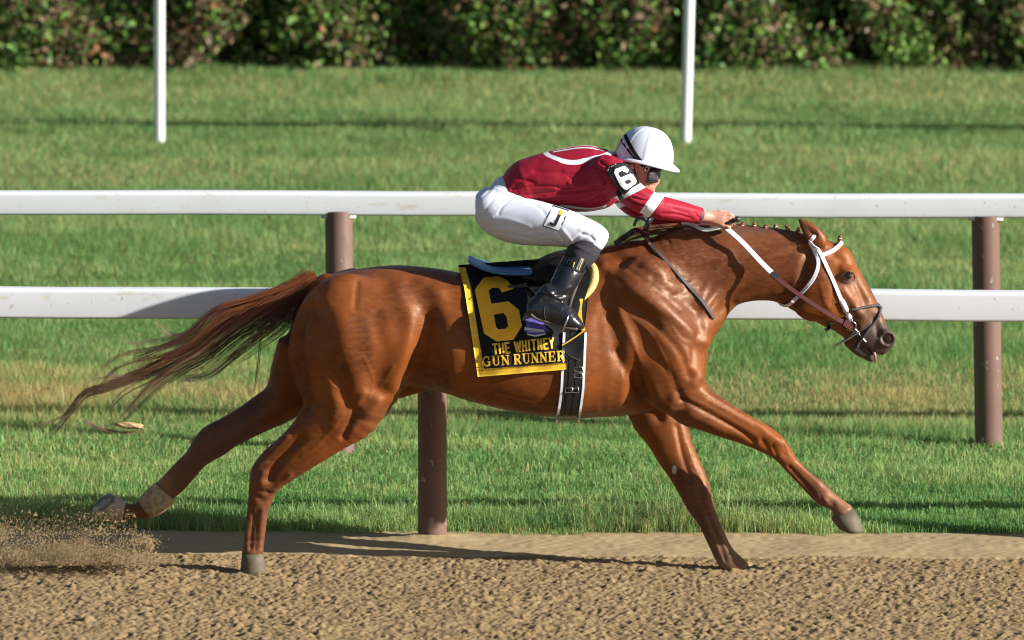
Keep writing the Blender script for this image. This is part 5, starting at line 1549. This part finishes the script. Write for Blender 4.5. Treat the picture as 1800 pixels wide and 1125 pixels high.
# ---- socks, boots
for s in (-1, 1):
    def build_sock(F, s=s): F.chain(*pairs([((1016, 415), (1060, 430), .054, s * .250), ((1010, 424), (1055, 441), .060, s * .254), ((1002, 433), (1048, 453), .061, s * .264), ((996, 441), (1038, 462), .058, s * .275)], 0, 4, .004), .01, cap=.15)
    a0, a1 = at(990, 470, 0), at(1070, 405, 0)
    y0, y1 = sorted((s * .16, s * .36))
    sdf_obj('sock', (a0[0], y0, a0[2]), (a1[0], y1, a1[2]), .005, build_sock, M_SOCK, rider, 1,
            [([(1005 + k * 6, 430 + k * 3), (1050 - k * 2, 448 + k * 4 - 6)], 1.6, 2.5) for k in range(3)], noise=[(.03, .001)])
    def build_boot(F, s=s):
        F.chain(*pairs(shin(s)[2:], 0, 4, -.001), .015, cap=.08, joint=.6)
        F.chain(*pairs(foot(s), 0, 3, .002), .018, cap=.5)
    a0, a1 = at(925, 585, 0), at(1042, 432, 0)
    y0, y1 = sorted((s * .20, s * .47))
    o, KV, KQ = sdf_obj('boot', (a0[0], y0, a0[2]), (a1[0], y1, a1[2]), .0045, build_boot, M_LEATHER, rider, 1,
            [([(985, 470), (1012, 478), (1026, 480)], 1.6, -3), ([(955, 528), (975, 520), (1000, 518)], 3, -5), ([(960, 520), (985, 530), (1005, 532)], 2, -4), ([(965, 512), (985, 510), (1004, 505)], 3, 3), ([(968, 535), (985, 543)], 4, 4), ([(961, 537), (958, 560)], 1.3, 2.5), ([(975, 495), (985, 500)], 6, -2.5)], noise=[(.045, .0014)])
    if s < 0:
        KB = BVHTree.FromPolygons([Vector(v) for v in KV], KQ.tolist())
        A = [on(KB, x, y, .0005)[0] for x, y in ((932, 552), (944, 560), (963, 566), (981, 572), (999, 576.5), (1015, 578))]
        V, f = strap(A, .014, .006, [[0, -1, -.3]] * 6, 4); obj('sole', V, f, mat('worn_boot_sole', (.10, .085, .07), .7, .3, bump=(80, .5, .002)), o)
        for k in range(7):
            x = 1000 + k * 5.2
            A = [on(KB, x + 4, 444 + k * 2.9, .0008)[0], on(KB, x - 1, 456 + k * 2.9, .0008)[0], on(KB, x - 4, 466 + k * 2.6, .0008)[0]]
            V, f = strap(A, .0045, .002, [[0, -1, .2]] * 3, 3); obj('elastic_rib', V, f, M_FOAM if k in (2, 4) else M_BLACK, o)
        A = [on(KB, x, y, .001)[0] for x, y in ((958, 538), (957, 550), (959, 562))]
        V, f = strap(A, .004, .002, None, 3); obj('boot_seam', V, f, M_GREYSTRAP, o)

# ---- helmet: its own tilted frame
tilt = math.radians(13)
hx = np.array([math.cos(tilt), 0, -math.sin(tilt)]); hz = np.array([math.sin(tilt), 0, math.cos(tilt)]); hy = np.array([0, 1.0, 0])
HC = np.array(at(1130.5, 281, 0))
ha, hb, hh = .126, .103, .146
nu, nv = 96, 30
rows = []
for j in range(nv):
    ph = j / (nv - 1) * math.pi / 2
    row = []
    for i in range(nu):
        th = i / nu * 2 * math.pi
        cr = math.cos(ph) ** .82; 
        seam = max(np.exp(-((((th * 8 / (2 * math.pi)) + .5) % 1 - .5) / .035) ** 2) * .0034 * min(1, cr * 2), 0)
        fr = 1 + seam / .1
        dz = -.016 * max(0, -math.cos(th)) ** 1.5 * (1 - j / (nv - 1))
        row.append(HC + hx * ha * cr * math.cos(th) * fr + hy * hb * cr * math.sin(th) * fr + hz * (hh * math.sin(ph) * (1 + seam * 5) + dz))
    rows.append(row)
inner = [[HC + (np.array(p) - HC) * .95 for p in r] for r in rows[:6]]
R = np.array(inner[::-1] + rows)
V, f = loft(R)
he = obj('helmet', V, f, M_HELM, rider)
HEB = BVHTree.FromPolygons([Vector(v) for v in V], f[0].tolist())
# rim band and peak
R = []
for i in range(97):
    th = i / 96 * 2 * math.pi; c_, s_ = math.cos(th), math.sin(th)
    ext = .010 + .030 * max(0, c_) ** 2.2
    dz = -.016 * max(0, -c_) ** 1.5
    base = HC + hx * ha * c_ + hy * hb * s_ + hz * dz
    outw = unit(hx * c_ * ha + hy * s_ * hb)
    drop = -.010 * max(0, c_) ** 2
    R.append([base - outw * .004 + hz * .012, base + outw * .004 + hz * .013, base + outw * ext + hz * (.001 + drop), base + outw * ext + hz * (-.006 + drop), base - outw * .002 - hz * .006])
V, f = loft(np.array(R), caps=False); obj('peak', V, f, M_HELM, he)

def on_helmet(P, w, th, m, off, name, parent):
    A, N = lay(HEB, P, off)
    V, f = strap(A, w, th, N, 5); return obj(name, V, f, m, parent)
gog = on_helmet([(1099, 238), (1104, 248), (1111, 261), (1119, 274), (1127, 284)], .017, .003, M_BLACK, .003, 'goggle_strap', rider)
on_helmet([(1091, 244), (1097, 254), (1106, 266), (1116, 278), (1125, 286)], .008, .003, M_BLACK, .003, 'goggle_strap', gog)
P = [at(1125, 285, -.100), at(1132, 292, -.096), at(1137, 297, -.090)]
V, f = strap(P, .020, .004, [[0, -1, .1]] * 3, 4); obj('goggle_strap', V, f, M_BLACK, gog)
V, q, _ = tube([at(1137, 297, -.096) + np.array([.009 * math.cos(t), 0, .009 * math.sin(t)]) for t in np.linspace(0, 2 * np.pi, 17)], .003, 6); obj('goggle_buckle', V, [q], M_STEEL, gog)
V, q, _ = tube([at(1129, 293, -.098) + np.array([.006 * math.cos(t), 0, .006 * math.sin(t)]) for t in np.linspace(0, 2 * np.pi, 17)], .0025, 6); obj('goggle_buckle', V, [q], M_STEEL, gog)
# goggles wrap round the face
R = []
for t in np.linspace(-1, 1, 25):
    a = t * 1.28
    top = at(1162 - 30 * (1 - math.cos(a)), 291 + 3 * abs(t), 0); bot = at(1157 - 29 * (1 - math.cos(a)), 317 - 3.5 * abs(t) ** 3, 0)
    y = .088 * math.sin(a)
    top = top + np.array([0, y, 0]); bot = bot + np.array([0, y, 0])
    o_ = np.array([math.cos(a), math.sin(a), 0]) * .011
    mid = (top + bot) / 2
    R.append([top - o_, top, top * .75 + bot * .25 + o_ * .7, mid + o_ * .9, top * .25 + bot * .75 + o_ * .7, bot, bot - o_])
V, f = loft(np.array(R)); gl = obj('goggles', V, f, M_LENS, rider)
Rt = [r[1] for r in R]; Rb = [r[5] for r in R]
for e_ in (Rt, Rb):
    V, q, _ = tube(np.array(e_), .0045, 6); obj('goggle_frame', V, [q], M_BLACK, gl)
# chin strap and hair below the helmet
V, f = strap([at(1112, 290, -.085), at(1116, 306, -.081), at(1122, 322, -.066), at(1128, 336, -.040), at(1131, 343, 0)], .012, .003, [[0, -1, 0]] * 4 + [[0, -.5, -1]], 5); obj('chin_strap', V, f, M_BROWN, rider)
r = np.random.default_rng(9)
parts = []
for k in range(90):
    x = r.uniform(1090, 1112); y = 284 + r.uniform(0, 5)
    p = np.array(at(x, y, -.082 + .0 * k)); q_ = p + np.array([r.normal(-.004, .006), r.uniform(-.006, .004), -r.uniform(.012, .030)])
    V, q2, _ = tube(catmull([p, (p + q_) / 2 + r.normal(0, .002, 3), q_], 3), .0014, 4); parts.append((V, q2))
V, f = merge(parts); obj('hair', V, f, M_HAIR, rider)

# ---- numbered armband
sp = lambda x, y, o=.006: on(SB, x, y, o, -.22)[0]
c3 = lambda P: [(1040 + x / 8.656, 270 + y / 8.656) for x, y in P]
band_o = c3([(262, 260), (300, 195), (370, 172), (480, 165), (545, 195), (690, 430), (700, 462), (500, 610), (470, 600), (300, 370)])
V, f = flat_shape([band_o], lambda x, y: sp(x, y, .007), 3); ab = obj('armband', V, f, M_BPRINT, rider)
rim = band_o + [band_o[0]]
A = np.array([sp(x, y, .008) for x, y in rim]); V, q, _ = tube(A, .0035, 6); obj('armband_edge', V, [q], M_BLACK, ab)
A = np.array([sp(x, y, .009) for x, y in c3([(255, 275), (290, 200), (370, 172)])]); V, q, _ = tube(A, .003, 6); obj('armband_edge', V, [q], M_PWHITE, ab)
n_o = c3([(345, 300), (365, 245), (490, 205), (555, 270), (530, 305), (480, 290), (462, 272), (415, 295), (408, 322), (445, 372), (575, 320), (612, 335), (668, 430), (660, 465), (545, 555), (500, 545), (440, 480)])
n_h = c3([(498, 430), (560, 402), (592, 425), (598, 440), (545, 470), (522, 462)])
V, f = flat_shape([n_o, n_h], lambda x, y: sp(x, y, .0088), 2); obj('numeral', V, f, M_PWHITE, ab)
A = np.array([sp(x, y, .007) for x, y in c3([(400, 560), (430, 610), (470, 690)])]); V, f = strap(A, .020, .003, None, 3); obj('armband_strap', V, f, M_BLACK, ab)

# ---- whip held in the right hand
wh = thing('whip', 'short black riding whip with shiny round knob, held in the rider hand', 'whip', at(1275, 390, -.1))
P = [at(1293, 387.5, -.118), at(1284, 390, -.116), at(1272, 392, -.113), at(1245, 387, -.085), at(1204, 376, -.06), at(1168, 371, -.05), at(1134, 386, -.05)]
V, q, _ = tube(catmull(P, 5), np.linspace(.008, .004, 31), 10); obj('shaft', V, [q], M_LEATHER, wh)
V, f = ico(at(1296, 385.5, -.118), .014, 2); obj('knob', V, f, mat('black_knob', (.03, .03, .035), .15, .6, coat=.5), wh)
V, f = strap([at(1140, 384, -.055), at(1138, 394, -.057), at(1134, 405, -.055)], [.020, .024, .022], .006, None, 4); obj('flap', V, f, M_LEATHER, wh)
V, f = strap([at(1136, 387, -.06), at(1126, 383, -.055), at(1118, 388, -.05), at(1115, 397, -.048)], .014, .005, None, 4); obj('flap', V, f, M_LEATHER, wh)
V, f = box(at(1131, 397, -.064), (.006, .003, .004)); obj('stud', V, f, M_STEEL, wh)

# ================================================================== FLYING DIRT
M_CLOD = mat('loose_dirt', (.34, .25, .135), .95, .1, noise=(40, (.20, .14, .07), .6))
def spray():
    r = np.random.default_rng(31)
    n = 40000
    k = r.beta(1.6, 1.7, n)                      # 0 at the far left of the burst, 1 near the foot
    px = -50 + 330 * k + r.normal(0, 16, n)
    ph = 36 * np.clip(1.15 - k, .12, 1) ** .55 * (1 + .35 * vnoise(np.stack([px, px * 0], -1), 38, 90)) 
    py = 996 - 46 * k * 0 - np.abs(r.normal(0, .62, n)) * ph * 1.0 - 6 * r.random(n)
    lowr = r.random(n) < .30                     # denser clumps thrown low
    cl = r.integers(0, 26, n); cx = r.uniform(-20, 262, 26); cy = r.uniform(935, 992, 26)
    px = np.where(lowr, cx[cl] + r.normal(0, 13, n), px); py = np.where(lowr, cy[cl] + r.normal(0, 7, n), py)
    haze = r.random(n) < .08
    px = np.where(haze, r.uniform(-20, 240, n), px)
    py = np.where(haze, 940 - np.abs(r.normal(0, 22, n)), py)
    Y = r.normal(.02, .16, n)
    P = np.array([at(x, y, d) for x, y, d in zip(px, py, Y)])
    # a thick tongue of clods at the front of the spray
    m = 260
    t = r.beta(2, 2, m)
    Pm = np.array([at(263 + r.normal(0, 6) - 8 * k, 946 + 26 * k + r.normal(0, 3), .02 + r.normal(0, .03)) for k in t])
    mc = 420
    Pm = np.vstack([Pm, np.array([at(r.uniform(-20, 262), 996 - abs(r.normal(0, 20)), r.normal(0, .12)) for k in range(mc)])]); m += mc
    m2 = 350
    Pt = np.array([at(200 - 20 * k + r.normal(0, 26), 893 + abs(r.normal(0, 1)) * 9 + 8, .1 + r.normal(0, .05)) for k in r.random(m2)])
    P = np.vstack([P, Pm, Pt]); n = len(P)
    P[:, 2] = np.maximum(P[:, 2], .004)
    s = np.concatenate([r.gamma(1.4, .00078, 40000) + .0005, r.gamma(3, .0012, m) + .001, r.gamma(3, .0004, m2) + .0006])
    o6 = np.array([[1, -.5, -.6], [-1, -.5, -.6], [0, 1, -.5], [0, 0, 1.1]], float)
    f8 = np.array([[0, 2, 3], [2, 1, 3], [1, 0, 3], [0, 1, 2]])
    V = P[:, None] + o6[None] * s[:, None, None] * r.uniform(.6, 1.4, (n, 4, 1))
    T = (np.arange(n)[:, None, None] * 4 + f8[None]).reshape(-1, 3)
    return obj('dirt_spray', V.reshape(-1, 3), [T], M_CLOD, kind='stuff', smooth=False)
spray()
r = np.random.default_rng(12)
V, f = ico((0, 0, 0), 1, 3)
V = V * np.array([.062, .03, .015]) * (1 + .22 * vnoise(V, .5, 80) + .10 * vnoise(V, .2, 81))[:, None]
ca, sa = math.cos(-.10), math.sin(-.10)
V = np.stack([V[:, 0] * ca + V[:, 2] * sa, V[:, 1], -V[:, 0] * sa * -1 + V[:, 2] * ca], 1) + at(228, 748, .0)
o = obj('dirt_clod', V, f, mat('tan_clod', (.46, .33, .16), .9, .2, noise=(50, (.30, .20, .10), .5), bump=(120, .8, .004)), loc=at(228, 748, 0))
tag(o, 'flat tan clod of dirt flying just below the tips of the tail', 'dirt clod')

# flat leather and webbing keep hard edges
for o in bpy.data.objects:
    if o.type == 'MESH' and any(k in o.name for k in ('strap', 'rein', 'brow_band', 'girth', 'throat_latch', 'crown_piece', 'piping', 'billet')):
        o.data.polygons.foreach_set('use_smooth', np.zeros(len(o.data.polygons), dtype=bool))
